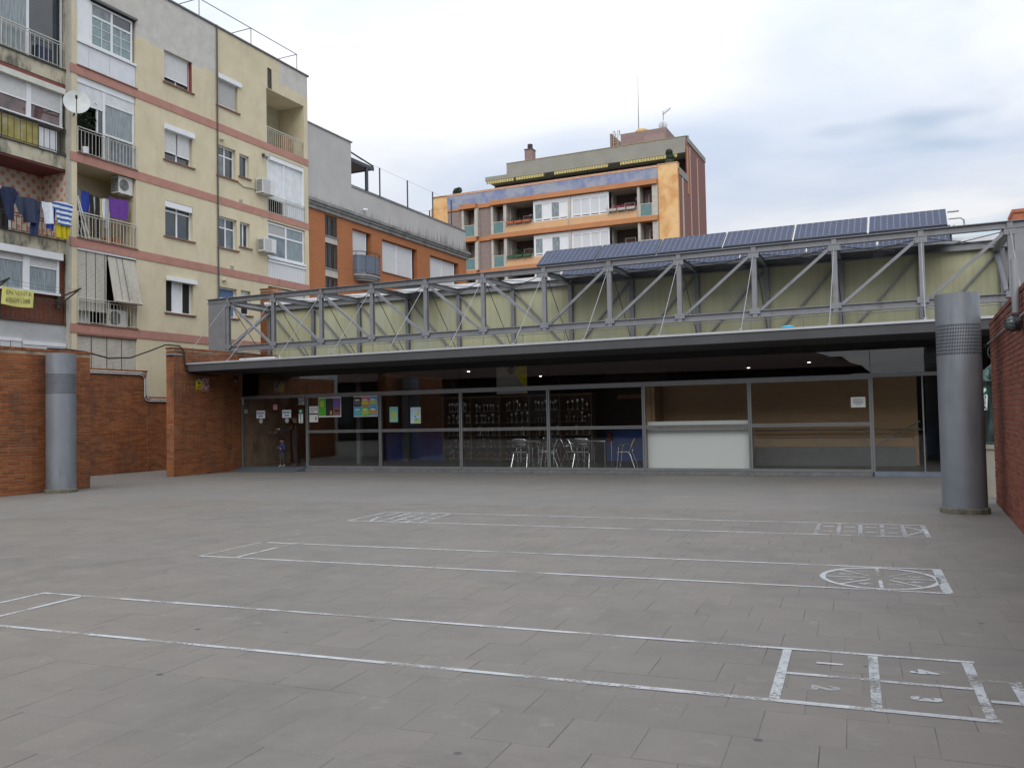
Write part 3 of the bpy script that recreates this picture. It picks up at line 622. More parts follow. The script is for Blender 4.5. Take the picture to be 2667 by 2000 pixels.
# solar panels
def m_solar():
    m, nt, bs = nodes('solar cells'); v = pos(nt, obj=True); x, y, _ = sepxyz(nt, v)
    fx = mth(nt, 'ABSOLUTE', mth(nt, 'SUBTRACT', mth(nt, 'FRACT', mth(nt, 'MULTIPLY', x, 1/.143)), .5)); fy = mth(nt, 'ABSOLUTE', mth(nt, 'SUBTRACT', mth(nt, 'FRACT', mth(nt, 'MULTIPLY', y, 1/.128)), .5))
    dia = ramp(nt, mth(nt, 'ADD', fx, fy), [(.85, 0.0), (.88, 1.0)]); gl = ramp(nt, mth(nt, 'MAXIMUM', fx, fy), [(.48, 0.0), (.485, 1.0)])
    c = ramp(nt, noise(nt, v, 2.5), [(.3, (.030, .037, .070)), (.7, (.040, .049, .092))]); c = mix(nt, mth(nt, 'MULTIPLY', gl, .15), c, (.2, .23, .32)); c = mix(nt, dia, c, (.34, .38, .48))
    nt.links.new(c, bs.inputs['Base Color']); bs.inputs['Roughness'].default_value = .3; bs.inputs['Specular IOR Level'].default_value = .12; return m
M_SOLAR = m_solar(); PW, PL = 1.742, .94; tilt = math.atan2(.52, .78)
cm = MB().box(.043, PW-.043, .015, PL-.015, -.004, .012).mesh('cell_sheet'); cm.materials.append(M_SOLAR)
fb = MB()
for a in ((0.003, .022, 0, PL), (PW-.022, PW-.003, 0, PL)): fb.box(a[0]+(.02 if a[0] < 1 else -.02), a[1]+(.02 if a[0] < 1 else -.02), a[2], a[3], -.045, .016)
fb.box(.042, PW-.042, 0, .018, -.045, .016); fb.box(.042, PW-.042, PL-.018, PL, -.045, .016); fm = fb.mesh('frame'); fm.materials.append(M('panel frame', (.10, .11, .13), .4, .6))
om = MB().cyl((.25, .75, -.05), (.25, .75+.05, -.62), .018, 6).cyl((1.45, .75, -.05), (1.45, .80, -.62), .018, 6).mesh('support_leg'); om.materials.append(M_GALV)
ORD = ['leftmost', 'second from left', 'third from left', 'fourth from left', 'fifth from left', 'rightmost']
for row, (y0, z0, rl) in enumerate(((22.50, 5.87, 'front row of solar panels above the truss'), (23.95, 5.745, 'rear row of solar panels behind the truss'))):
    for i in range(6):
        t = T('solar_panel', '%s in the %s' % (ORD[i], rl), 'solar panel', (-9.56+1.742*i+(.15 if row else 0), y0, z0), 'solar panels on the pavilion roof')
        t.rotation_euler = (tilt, 0, 0)
        for nme, me in (('frame', fm), ('cell_sheet', cm), ('support_leg', om)):
            o = bpy.data.objects.new(nme, me); COL.objects.link(o); o.parent = t
mb = MB().bar((-9.7, 23.93, 5.70), (1.2, 23.93, 5.70), .05); mb.bar((-9.7, 22.9, 5.83), (-9.7, 24.2, 5.93), .04); mb.bar((1.0, 22.5, 5.83), (1.0, 24.2, 5.93), .04)
mb.tube([(.9, 23.2, 6.31), (1.15, 23.2, 6.31)], .025, 8); mb.tube([(.9, 22.75, 6.05), (1.15, 22.75, 6.05), (1.22, 22.75, 6.0), (1.24, 22.75, 5.8)], .02, 8); mb.build('panel_rail', M_GALV, label='grey support rail and bent tubes at the right end of the solar panels', cat='rail')
# small things on the roof
mb = MB().sphere((-2.52, 20.42, 3.51), .09, 10, 6, 1.6, .8, .45); mb.build('plastic_bag', flat('cyan plastic', (.03, .38, .55), .4), smooth=True, label='crumpled cyan plastic bag lying on the canopy edge', cat='bag')
mb = MB(); mb.box(-21.55, -20.98, 24.9, 25.4, 3.0, 6.42); t = T('brick_chimney', 'orange brick pillar rising behind the left end of the truss', 'chimney', (-21.25, 25.1, 0)); mb.build('core', M_MORTAR, t); B = []
brick_face('f', -21.55, -20.98, 6.42, 0, lambda a, z: (a, 24.9, z), B); brick_face('s', 24.9, 25.4, 6.42, pi/2, lambda a, z: (-20.98, a, z), B); emit_bricks(t, [b for b in B if b[0][2] > 3.0], M_BRICK)
MB().box(-21.57, -20.96, 24.87, 25.42, 6.42, 6.47).build('cap', M_BRICK, t)
t = T('brick_chimney', 'red brick chimney top behind the right end of the truss', 'chimney', (3.9, 30, 0)); MB().box(2.95, 4.6, 30, 31.2, 3, 7.45).build('shaft', M('far brick', (.36, .12, .06), .85, var=.25, scale=12), t); MB().box(2.9, 4.65, 29.95, 31.25, 7.452, 7.55).build('cap', M('far brick', (.36, .12, .06), .85, var=.25, scale=12), t)
# ================================================================ inside and on the pavilion
M_SILVER = M('polished aluminium', (.72, .73, .74), .18, 1.0, .05, 6, 0); M_GOLD = M('gilt metal', (.62, .44, .16), .25, 1.0, .05, 6, 0)
M_TRO = M('dull trophy silver', (.40, .39, .37), .32, 1.0, .15, 6, 0); M_TROG = M('dull trophy gilt', (.36, .25, .11), .35, 1.0, .1, 6, 0)
cab = T('trophy_cabinet', 'long brown wooden trophy cabinet with five bays behind the glass', 'cabinet', (-11.9, 26.2, .12))
CX = [-14.62+1.074*i for i in range(6)]
MB().box(-14.62, -9.25, 26.42, 26.46, .2, 2.27).build('back_panel', M('cabinet back', (.085, .06, .042), .7), cab); MB().box(-14.6, -9.27, 26.06, 26.4, .12, .20).build('plinth', M('dark plinth', (.03, .028, .025), .7), cab)
MB().box(-14.65, -9.22, 26.0, 26.47, 2.27, 2.32).build('top', M_WOODD, cab)
for x in CX: MB().box(x-.018, x+.018, 26.0, 26.42, .2, 2.27).build('upright', M_WOODD, cab)
SH = [.22, .62, 1.0, 1.42, 1.80]
for i in range(5):
    for z in SH: MB().box(CX[i]+.02, CX[i+1]-.02, 26.02, 26.42, z-.02, z).build('shelf', M_WOODD if z < .3 else M('shelf board', (.12, .085, .055), .5), cab)
def lathe_me(prof, n, mat, nm):
    me = MB().lathe(prof, (0, 0, 0), n).mesh(nm, smooth=True); me.materials.append(mat); return me
TRO = [lathe_me([(.035, 0), (.035, .03), (.012, .045), (.01, .10), (.03, .13), (.048, .19), (.05, .23), (.042, .23)], 10, M_TRO, 'silver_cup'),
       lathe_me([(.045, 0), (.045, .025), (.016, .035), (.016, .18), (.03, .19), (.008, .21), (.02, .24), (.03, .30), (.001, .31)], 10, M_TROG, 'gilt_trophy'),
       lathe_me([(.03, 0), (.03, .02), (.008, .03), (.008, .09), (.026, .11), (.034, .15), (.03, .15)], 10, M_TRO, 'small_silver_cup'),
       lathe_me([(.06, 0), (.06, .04), (.02, .05), (.012, .16), (.045, .20), (.065, .27), (.068, .30), (.055, .30)], 10, M_TRO, 'large_silver_cup')]
TL = ['slim silver cup standing on a shelf of the trophy cabinet', 'gilt column trophy standing on a shelf of the trophy cabinet', 'tiny silver goblet standing on a shelf of the trophy cabinet', 'large silver cup standing on a shelf of the trophy cabinet']
for i in range(5):
    for s, z in enumerate(SH):
        n = random.choice((5, 6, 7, 8)); k0 = random.choice((0, 1, 2, 3, 0, 3))
        for j in range(n):
            k = k0 if random.random() < .7 else random.randrange(4); sc = random.uniform(.85, 1.12)
            put('trophy', TRO[k], None, (CX[i]+.09+(1.074-.18)*(j+.5)/n+random.uniform(-.015, .015), 26.12+random.uniform(0, .16), z), scale=(sc, sc, sc*random.uniform(.9, 1.1)), label='%s, %s shelf, %s bay' % (TL[k].split(' standing')[0]+' in the trophy cabinet', ('bottom', 'second', 'middle', 'fourth', 'top')[s], ('leftmost', 'second', 'middle', 'fourth', 'rightmost')[i]), cat='trophy', group='trophies in the cabinet, kind %s' % TRO[k].name.split('.')[0].replace('_', ' '))
# cafe chairs and tables
def make_chair():
    t = T('cafe_chair', 'x', 'chair', (0, 0, 0), 'aluminium cafe chairs behind the glass'); r = .0125
    # faces -Y: sitter looks towards -Y, backrest at +Y
    for s in (-1, 1):
        MB().tube([(s*.25, -.24, 0), (s*.245, -.2, .30), (s*.26, -.17, .58), (s*.265, -.12, .65), (s*.265, .05, .67), (s*.25, .19, .68)], r, 7).build('front_leg', M_SILVER, t, True)
        MB().tube([(s*.25, .27, 0), (s*.22, .13, .40), (s*.215, .08, .44)], r, 7).build('rear_leg', M_SILVER, t, True)
    MB().tube([(-.215, -.22, .43), (-.215, .12, .44), (-.235, .20, .66), (-.225, .26, .80), (-.17, .275, .83), (.17, .275, .83), (.225, .26, .80), (.235, .20, .66), (.215, .12, .44), (.215, -.22, .43)], r, 7).build('back_frame', M_SILVER, t, True)
    MB().cyl((-.215, -.22, .43), (.215, -.22, .43), r, 7).build('front_rail', M_SILVER, t, True)
    for k in range(5):
        y = -.19+k*.075; MB().box(-.2, .2, y-.03, y+.03, .442, .452).build('seat_slat', M_SILVER, t)
    for k in range(3):
        z = .60+k*.085; yb = .175+(z-.6)*.45
        me = MB(); n = 6
        for q in range(n):
            x0, x1 = -.215+.43*q/n, -.215+.43*(q+1)/n; c0, c1 = .03*(1-(x0/.215)**2), .03*(1-(x1/.215)**2)
            me.add([(x0, yb+c0, z-.03), (x1, yb+c1, z-.03), (x1, yb+c1+.025, z+.03), (x0, yb+c0+.025, z+.03), (x0, yb+c0+.008, z-.03), (x1, yb+c1+.008, z-.03), (x1, yb+c1+.033, z+.03), (x0, yb+c0+.033, z+.03)], [(0, 1, 2, 3), (4, 7, 6, 5), (0, 4, 5, 1), (3, 2, 6, 7), (0, 3, 7, 4), (1, 5, 6, 2)])
        me.build('back_slat', M_SILVER, t, True)
    return t
ch = make_chair()
CH = [(-10.60, 23.62, pi, 'leftmost aluminium cafe chair, its slatted back to the glass'), (-9.85, 24.0, -pi/2+.15, 'aluminium cafe chair facing left, right of the left table'), (-9.12, 23.95, pi/2-.1, 'aluminium cafe chair facing right, left of the right table'),
      (-8.66, 23.60, pi, 'aluminium cafe chair with its back to the glass at the right table'), (-7.45, 23.85, -pi/2+.1, 'rightmost aluminium cafe chair facing left before the blue wall'), (-10.3, 24.9, .1, 'aluminium cafe chair on the far side of the left table')]
for i, (x, y, rz, lab) in enumerate(CH):
    o = ch if i == 0 else copy_tree(ch); o.location = (x, y, .118); o.rotation_euler = (0, 0, rz); o['label'] = lab
for i, (x, y, lab) in enumerate(((-10.5, 24.3, 'left square aluminium cafe table behind the glass'), (-8.42, 24.2, 'right square aluminium cafe table behind the glass'))):
    t = T('cafe_table', lab, 'table', (x, y, .118), 'cafe tables behind the glass')
    MB().box(x-.34, x+.34, y-.34, y+.34, .845, .875).build('table_top', M_SILVER, t)
    for sx in (-1, 1):
        for sy in (-1, 1): MB().tube([(x+sx*.31, y+sy*.31, .118), (x+sx*.31, y+sy*.31, .80), (x+sx*.29, y+sy*.29, .845)], .016, 7).build('leg', M_SILVER, t, True)
# counter
t = T('reception_counter', 'pale white reception counter close behind the glass', 'counter', (-5.2, 23.4, .12))
M_CNT = M('white counter panel', (.86, .90, .89), .35, 0, .02, 1, 0)
MB().box(-6.585, -3.87, 23.02, 23.06, .15, 1.20).build('front_panel', M_CNT, t); MB().box(-6.585, -3.87, 23.06, 23.6, .13, 1.19).build('body', M('counter body', (.3, .3, .3), .6), t); MB().box(-6.60, -3.85, 23.1, 23.5, 1.30, 1.40).build('counter_top', M_CNT, t)
for x in (-6.4, -5.2, -4.0): MB().cyl((x, 23.3, 1.19), (x, 23.3, 1.30), .02, 8).build('support', M_ALUL, t)
MB().box(-8.75, -7.75, 27.15, 27.19, 2.12, 2.26).build('wall_board', M('salmon board', (.4, .16, .1), .6), label='thin salmon coloured board on the dark wall above the chairs', cat='board')
mb = MB().cyl((-9.02, 27.08, .72), (-9.02, 27.08, .98), .075, 12).sphere((-9.02, 27.08, .98), .075, 12, 6); mb.build('fire_extinguisher', flat('red enamel', (.45, .02, .02), .3), smooth=True, label='red fire extinguisher before the blue wall behind the chairs', cat='extinguisher')
# banner with the looping monogram
bn = T('hanging_banner', 'grey and yellow hanging banner with a black looped monogram', 'banner', (-10.6, 22.97, 2.28))
def thinbox(x0, x1, z0, z1, y, th=.006): return MB().box(x0, x1, y, y+th, z0, z1)
thinbox(-11.09, -10.11, 2.28, 3.07, 22.97).build('cloth', M('grey banner cloth', (.52, .52, .48), .8), bn)
MB().prism([(-10.45, 3.07), (-10.11, 3.07), (-10.11, 2.52), (-10.22, 2.50), (-10.30, 2.62), (-10.48, 2.86), (-10.40, 3.05)], lambda a, b, t: (a, t, b), 22.964, 22.969).build('yellow_field', M('yellow banner cloth', (.80, .70, .02), .8), bn)
MI = flat('black print', (.012, .012, .012), .7); ink = MB(); yb = 22.958
def arc(cx, cz, rx, rz, a0, a1, r=.011, n=14): ink.tube([(cx+rx*cos(a0+(a1-a0)*i/n), yb, cz+rz*sin(a0+(a1-a0)*i/n)) for i in range(n+1)], r, 5)
arc(-10.64, 3.19, .05, .035, 0, 2*pi*.85); arc(-10.62, 3.19, .085, .06, .6, 1.6*pi); arc(-10.585, 3.10, .06, .045, 0, 2*pi); arc(-10.61, 3.09, .10, .07, .7*pi, 2.2*pi); arc(-10.585, 3.0, .06, .045, 0, 2*pi); arc(-10.62, 3.02, .09, .08, .6*pi, 1.5*pi)
for k in range(12):
    a = 2*pi*k/12+.1
    if sin(a) < .8: arc(-10.6, 3.1, .19, .19, a, a+.28, .007, 3)
ink.tube([(-10.68, yb, 2.90), (-10.53, yb, 2.90)], .012, 5); ink.tube([(-10.65, yb, 2.865), (-10.56, yb, 2.865)], .010, 5); ink.build('monogram', MI, bn)
# papers, posters and signs on the glass
M_PAPER = M('white paper', (.72, .73, .72), .8, 0, .03, 6, 0)
def sheet(name, label, cat, x0, x1, z0, z1, mat, y=None, group=None):
    y = FY-.012 if y is None else y
    t = T(name, label, cat, ((x0+x1)/2, y, z0), group); thinbox(x0, x1, z0, z1, y, .003).build('paper', mat, t); return t, y
def band(t, name, x0, x1, z0, z1, y, mat, k=.002): return MB().box(x0, x1, y-k, y-.0004, z0, z1).build(name, mat, t)
C = {n: flat(n+' ink', c, .7) for n, c in dict(blue=(.05, .20, .40), grey=(.12, .13, .14), green=(.10, .42, .04), dgreen=(.01, .11, .05), orange=(.55, .25, .05), purple=(.16, .10, .30), pink=(.55, .12, .20), yellow=(.60, .52, .05), sky=(.08, .30, .55), dark=(.03, .03, .035), teal=(.10, .45, .42), white=(.75, .76, .76), red=(.42, .02, .03), lime=(.42, .50, .10), salmon=(.50, .24, .22), brown=(.25, .12, .06)).items()}
for x0, lab in ((-19.89, 'left'), (-18.81, 'right')):
    t, y = sheet('notice_paper', 'white notice with blue lettering on the %s entrance door leaf' % lab, 'notice', x0, x0+.36, 1.73, 1.985, M_PAPER)
    for z, a in ((1.90, .03), (1.80, .08)):
        for k in range(7 if a < .05 else 5):
            band(t, 'lettering', x0+a+k*.042, x0+a+k*.042+.03, z-.03, z+.035, y, C['blue'])
    mb = MB().cyl((x0+.19, FY-.016, 1.64), (x0+.19, FY-.012, 1.64), .08, 24); mb.build('round_sticker', flat('pale disc', (.34, .38, .36), .6), label='pale round sticker below the notice on the %s door leaf' % lab, cat='sticker')
sheet('pink_note', 'small pink note between the two entrance door leaves', 'notice', -19.19, -19.01, 2.0, 2.17, C['salmon'])
t, y = sheet('no_smoking_sign', 'square no smoking sign in the top corner of the right door', 'sign', -18.14, -17.91, 2.14, 2.36, flat('pale grey sign', (.40, .40, .39), .6))
mb = MB(); pts = [(-18.025+.085*cos(2*pi*i/24), y-.004, 2.255+.085*sin(2*pi*i/24)) for i in range(25)]; mb.tube(pts, .009, 5); mb.bar((-18.085, y-.004, 2.195), (-17.965, y-.004, 2.315), .012); mb.box(-18.08, -17.97, y-.004, y-.001, 2.245, 2.265); mb.build('symbol', C['dark'], t)
def dea_sign(x, y, z, label, w=.17, tear=True):
    t = T('defibrillator_sign', label, 'sign', (x, y, z), 'DEA signs'); 
    thinbox(x, x+w+.02, z+.30, z+.45, y, .004).build('green_plate', C['dgreen'], t)
    hp = [(0, -.055), (.05, .005), (.045, .035), (.02, .045), (0, .028), (-.02, .045), (-.045, .035), (-.05, .005)]
    MB().prism(hp, lambda a, b, q: (x+w/2-.01+a, q, z+.375+b), y-.003, y-.0005).build('heart', C['white'], t); MB().prism([(.01, .03), (-.018, -.004), (.0, -.004), (-.012, -.04), (.02, .006), (.002, .006)], lambda a, b, q: (x+w/2-.01+a, q, z+.375+b), y-.006, y-.0035).build('flash', C['dgreen'], t)
    thinbox(x, x+w, z, z+.295, y, .004).build('white_plate', C['white'], t)
    for k, chh in enumerate('DEA'): 
        me = text_mesh(chh, .105, .001, bold=.004); put('letter', me, C['dgreen'], (x+w*.48, y-.004, z+.245-k*.098), t, (pi/2, 0, 0))
dea_sign(-18.14, FY-.014, 1.55, 'green and white DEA defibrillator sign on the right entrance door'); 
t, y = sheet('notice_paper', 'upper of two small white notices beside the entrance door', 'notice', -17.71, -17.37, 1.85, 2.08, M_PAPER)
for k in range(5): band(t, 'lettering', -17.68, -17.68+(.28 if k < 3 else .14), 2.02-k*.035-.006, 2.02-k*.035+.006, y, C['grey'])
t, y = sheet('notice_paper', 'lower of two small white notices beside the entrance door', 'notice', -17.71, -17.37, 1.57, 1.81, M_PAPER); band(t, 'lettering', -17.48, -17.43, 1.62, 1.74, y, C['grey'])
t, y = sheet('poster', 'wide poster in green, black and purple left of the framed posters', 'poster', -17.35, -16.47, 1.72, 2.36, M_PAPER)
band(t, 'green_part', -17.34, -17.06, 1.76, 2.32, y, C['green']); band(t, 'dark_part', -17.058, -16.77, 1.76, 2.32, y, C['dark']); band(t, 'purple_part', -16.768, -16.49, 1.76, 2.32, y, C['purple']); band(t, 'sunset', -16.765, -16.49, 1.80, 2.0, y, C['brown'], .003); band(t, 'figure', -16.9, -16.82, 1.79, 1.92, y, C['orange'], .003); band(t, 'title', -16.72, -16.54, 1.88, 1.94, y, C['dark'], .004); band(t, 'leaf', -17.28, -17.14, 2.05, 2.25, y, C['lime'], .003)
t, y = sheet('poster', 'colourful poster of six printed squares on the second window', 'poster', -15.99, -15.10, 1.71, 2.35, M_PAPER)
for k, (cn, c2) in enumerate((('dark', 'grey'), ('pink', 'yellow'), ('sky', 'lime'), ('sky', 'teal'), ('green', 'lime'), ('sky', 'orange'))):
    i, j = k % 3, k // 3; x0 = -15.985+i*.292; z1 = 2.325-j*.30
    band(t, 'square', x0, x0+.288, z1-.295, z1, y, C[cn]); band(t, 'stripe', x0+.02, x0+.268, z1-.24, z1-.12, y, C[c2], .003); band(t, 'title', x0+.05, x0+.22, z1-.11, z1-.07, y, C['white'], .003)
t, y = sheet('poster', 'small turquoise poster with a yellow disc', 'poster', -14.66, -14.36, 1.52, 1.99, flat('turquoise print', (.22, .48, .42), .7)); MB().cyl((-14.51, y-.003, 1.76), (-14.51, y-.0005, 1.76), .10, 24).build('disc', C['lime'], t); band(t, 'title', -14.62, -14.40, 1.90, 1.94, y, C['teal']); band(t, 'footer', -14.62, -14.42, 1.58, 1.61, y, C['lime'])
t, y = sheet('poster', 'small pale blue poster with yellow flowers', 'poster', -13.91, -13.55, 1.47, 1.96, flat('pale blue print', (.45, .60, .72), .7)); band(t, 'field', -13.78, -13.57, 1.49, 1.62, y, C['lime'])
for (a, b, r) in ((-13.66, 1.75, .05), (-13.74, 1.68, .03), (-13.62, 1.85, .035), (-13.70, 1.60, .03)): MB().cyl((a, y-.004, b), (a, y-.0022, b), r, 12).build('flower', C['yellow'] if r > .03 else C['sky'], t)
t, y = sheet('notice_paper', 'white printed notice on the right window near the glass door', 'notice', -1.38, -1.05, 1.67, 1.92, M_PAPER)
for k in range(5): band(t, 'lettering', -1.33+(.06 if k == 4 else 0), -1.10-(.06 if k == 4 else 0), 1.865-k*.032-.006, 1.865-k*.032+.006, y, C['grey'])
# signs on the pier side wall (plane X = -20.48)
def wbox(t, name, y0, y1, z0, z1, x, mat, th=.004): return MB().box(x, x+th, y0, y1, z0, z1).build(name, mat, t)
t = T('camera_warning_sign', 'yellow and black video surveillance sign on the brick pier', 'sign', (-20.47, 20.78, 2.68)); wbox(t, 'plate', 20.65, 20.91, 2.68, 3.04, -20.485, flat('yellow sign', (.62, .52, .01), .5)); wbox(t, 'header', 20.65, 20.91, 2.945, 3.04, -20.48, C['dark']); wbox(t, 'lettering', 20.67, 20.89, 2.955, 2.972, -20.4755, C['white'], .002); wbox(t, 'lettering', 20.73, 20.83, 2.995, 3.015, -20.4755, C['white'], .002)
MB().prism([(20.71, 2.90), (20.74, 2.92), (20.84, 2.87), (20.83, 2.83), (20.80, 2.82), (20.79, 2.845), (20.72, 2.875)], lambda a, b, q: (q, a, b), -20.48, -20.478).build('camera_symbol', C['dark'], t)
for k in range(3): wbox(t, 'lettering', 20.69, 20.87, 2.77-k*.03, 2.782-k*.03, -20.48, C['dark'], .002)
t = T('no_smoking_sign', 'red and white no smoking sign on the brick pier', 'sign', (-20.47, 21.07, 2.63)); wbox(t, 'plate', 20.925, 21.21, 2.635, 3.035, -20.485, flat('pinkish white sign', (.55, .47, .47), .5)); wbox(t, 'red_band', 20.94, 21.19, 2.655, 2.745, -20.48, C['red']); wbox(t, 'lettering', 20.98, 21.15, 2.715, 2.73, -20.4755, C['white'], .002); wbox(t, 'lettering', 21.0, 21.13, 2.68, 2.695, -20.4755, C['white'], .002)
mb = MB(); mb.tube([(-20.478, 21.067+.105*cos(2*pi*i/28), 2.89+.105*sin(2*pi*i/28)) for i in range(29)], .012, 6); mb.bar((-20.478, 20.995, 2.965), (-20.478, 21.14, 2.815), .018); mb.build('red_ring', C['red'], t)
mb = MB(); mb.bar((-20.479, 21.03, 2.95), (-20.479, 21.06, 2.83), .016); mb.sphere((-20.479, 21.06, 2.825), .02, 8, 5); mb.build('cigarette_symbol', C['dark'], t)
t = T('security_camera', 'small dark security camera under the canopy beside the entrance', 'camera', (-20.4, 22.35, 2.95)); MB().box(-20.49, -20.40, 22.3, 22.42, 3.08, 3.15).build('bracket', C['dark'], t); MB().cyl((-20.40, 22.42, 3.04), (-20.28, 22.2, 2.98), .04, 12).build('housing', flat('grey housing', (.12, .12, .13), .4), t, True)
MB().box(-20.49, -20.42, 22.66, 22.73, 2.36, 2.44).build('junction_box', flat('pale box', (.3, .3, .28), .6), label='small pale junction box where the pier meets the door frame', cat='box')
MB().box(-20.40, -20.24, FY-.03, FY-.012, 1.90, 2.04).build('intercom', flat('grey box', (.22, .22, .22), .5), label='small grey intercom panel at the left edge of the entrance', cat='intercom')

# ================================================================ people and statue
def skin(name, V, E, mats, pick, root=0, sub=2):
    me = bpy.data.meshes.new(name); me.from_pydata([v[0] for v in V], E, []); o = bpy.data.objects.new(name, me); COL.objects.link(o)
    md = o.modifiers.new('s', 'SKIN'); md.use_smooth_shade = True
    for i, v in enumerate(V):
        r = v[1]; me.skin_vertices[0].data[i].radius = (r, r) if not isinstance(r, tuple) else r
        me.skin_vertices[0].data[i].use_root = (i == root)
    s = o.modifiers.new('d', 'SUBSURF'); s.levels = sub; s.render_levels = sub
    bpy.context.view_layer.update(); r = bpy.data.meshes.new_from_object(o.evaluated_get(bpy.context.evaluated_depsgraph_get())); bpy.data.objects.remove(o)
    r.name = name
    for mm in mats: r.materials.append(mm)
    for p in r.polygons: p.material_index = pick(p.center); p.use_smooth = True
    return r
def figure(h, arms, lean=(0, 0), step=.05, child=False):
    """local frame: faces -Y, feet at z=0; arms = {side: [elbow, wrist, tip]} as fractions of height"""
    k = h; hw = .085*k if not child else .09*k; sh = .115*k if not child else .105*k; hd = .065*k if not child else .092*k
    hz = 1-hd*1.15/k
    V = [((0, 0, .52*k), (.095*k, .075*k)), ((0, .005*k, .62*k), (.088*k, .068*k)), ((lean[0]*k*.5, lean[1]*k*.5, .74*k), (.105*k, .075*k)), ((lean[0]*k, lean[1]*k, (.82 if not child else .77)*k), (.06*k, .05*k)), ((lean[0]*k, lean[1]*k-.005*k, (.865 if not child else .81)*k), .034*k),
         ((lean[0]*k, (lean[1]-.012)*k, (hz-.02)*k), (hd*.85, hd)), ((lean[0]*k, (lean[1]-.008)*k, (hz+.03)*k), (hd*.9, hd*1.02))]
    E = [(0, 1), (1, 2), (2, 3), (3, 4), (4, 5), (5, 6)]
    for s in (-1, 1):
        b = len(V); st = step*s
        V += [((s*.05*k, 0, .47*k), .072*k), ((s*.055*k, -.01*k+st*k*.5, .27*k), .05*k), ((s*.058*k, .01*k+st*k, .05*k), .034*k), ((s*.062*k, -.01*k+st*k, .022*k), .028*k), ((s*.07*k, -.085*k+st*k, .018*k), .022*k)]
        E += [(0, b), (b, b+1), (b+1, b+2), (b+2, b+3), (b+3, b+4)]
        b = len(V); e, w_, t_ = arms[s]; shz = .80*k if not child else .745*k
        V += [((s*sh+lean[0]*k, lean[1]*k, shz), .045*k), (tuple(c*k for c in e), .036*k), (tuple(c*k for c in w_), .024*k), (tuple(c*k for c in t_), .022*k)]
        E += [(2, b), (b, b+1), (b+1, b+2), (b+2, b+3)]
        wv, tv = Vector(V[b+2][0]), Vector(V[b+3][0]); d = (tv-wv).normalized(); sd_ = d.cross(Vector((0, 0, 1))).normalized() if abs(d.z) < .9 else Vector((1, 0, 0)); nrm = d.cross(sd_)
        for f, L in ((-.014, .040), (-.005, .047), (.005, .045), (.013, .036)):
            c = len(V); p1 = tv+sd_*f*k+d*.012*k; p2 = p1+d*L*k*.6+nrm*.004*k; p3 = p2+(d*.5+nrm*.5)*L*k*.35; V += [(tuple(p1), .0068*k), (tuple(p2), .006*k), (tuple(p3), .005*k)]; E += [(b+3, c), (c, c+1), (c+1, c+2)]
        c = len(V); p1 = wv+(tv-wv)*.5-sd_*.022*k; V += [(tuple(p1), .008*k), (tuple(p1+d*.025*k-sd_*.006*k), .006*k)]; E += [(b+3, c), (c, c+1)]
    return V, E, hz, hd
M_SKIN = M('skin', (.42, .24, .17), .5, 0, .06, 8, 0); M_DARKC = M('black coat', (.010, .010, .012), .85); M_DARKT = M('dark trousers', (.014, .014, .016), .85); M_SHOE = flat('dark shoes', (.03, .03, .035), .5); M_HAIR = M('dark hair', (.010, .008, .007), .6, 0, .2, 40)
def person(h, loc, rz, arms, label, mats, zc, child=False, lean=(0, 0), grey=False):
    V, E, hz, hd = figure(h, arms, lean, .03, child)
    t = T('person', label, 'person', loc); t.rotation_euler = (0, 0, rz)
    def pick(c):
        if c.z < .055*h: return 3
        if c.z < zc*h and abs(c.x) < .14*h: return 2
        if c.z > (.845 if not child else .785)*h: return 0
        for s in (-1, 1):
            w_ = Vector([q*h for q in arms[s][1]])
            if (c-w_).length < .018*h or (Vector([q*h for q in arms[s][2]])-c).length < .09*h and (c-Vector([q*h for q in arms[s][0]])).length > (w_-Vector([q*h for q in arms[s][0]])).length: return 0
        return 1
    me = skin('body', V, E, mats, pick); o = bpy.data.objects.new('body', me); COL.objects.link(o); o.parent = t
    cx, cy, cz = lean[0]*h, lean[1]*h, (hz+.012)*h
    hb = MB(); n, m2 = 14, 9; rows = []
    for j in range(m2+1):
        a = pi*j/m2*.62; rows.append((hd*1.13*sin(a), hd*1.22*cos(a)))
    vs = []; 
    for r, z in rows:
        for i in range(n):
            a = 2*pi*i/n; front = max(0, -sin(a)); zz = max(z, -.2*hd+front*hd*.95) if r > hd*.5 else z
            vs.append((cx+r*.92*cos(a), cy+.006*h+r*1.05*sin(a), cz+zz))
    hb.add(vs, [(j*n+i, j*n+(i+1) % n, (j+1)*n+(i+1) % n, (j+1)*n+i) for j in range(m2) for i in range(n)]); me = hb.mesh('hair', smooth=True); me.materials.append(M_HAIR); q = bpy.data.objects.new('hair', me); COL.objects.link(q); q.parent = t
    fb = MB(); fy = cy-hd*1.08; cz2 = (hz-.005)*h
    fb.cm = 0; fb.sphere((cx, fy-.004*h, cz2-hd*.12), hd*.16, 8, 6, .8, 1, 1.5)
    for s in (-1, 1): fb.sphere((cx+s*hd*.95, cy, cz2-hd*.05), hd*.22, 8, 6, .4, .8, 1.3)
    fb.cm = 1
    for s in (-1, 1): fb.sphere((cx+s*hd*.38, fy+.012*h, cz2+hd*.12), hd*.13, 8, 6, 1.2, .6, .7); fb.box(cx+s*hd*.38-hd*.2, cx+s*hd*.38+hd*.2, fy+.006*h, fy+.014*h, cz2+hd*.32, cz2+hd*.38)
    fb.box(cx-hd*.25, cx+hd*.25, fy+.004*h, fy+.02*h, cz2-hd*.52, cz2-hd*.45)
    me = fb.mesh('face', smooth=True); me.materials.append(mats[0]); me.materials.append(M_HAIR); q = bpy.data.objects.new('face', me); COL.objects.link(q); q.parent = t
    return t
hang = lambda s: [(s*.15, .01, .63), (s*.155, -.02, .49), (s*.155, -.03, .455)]
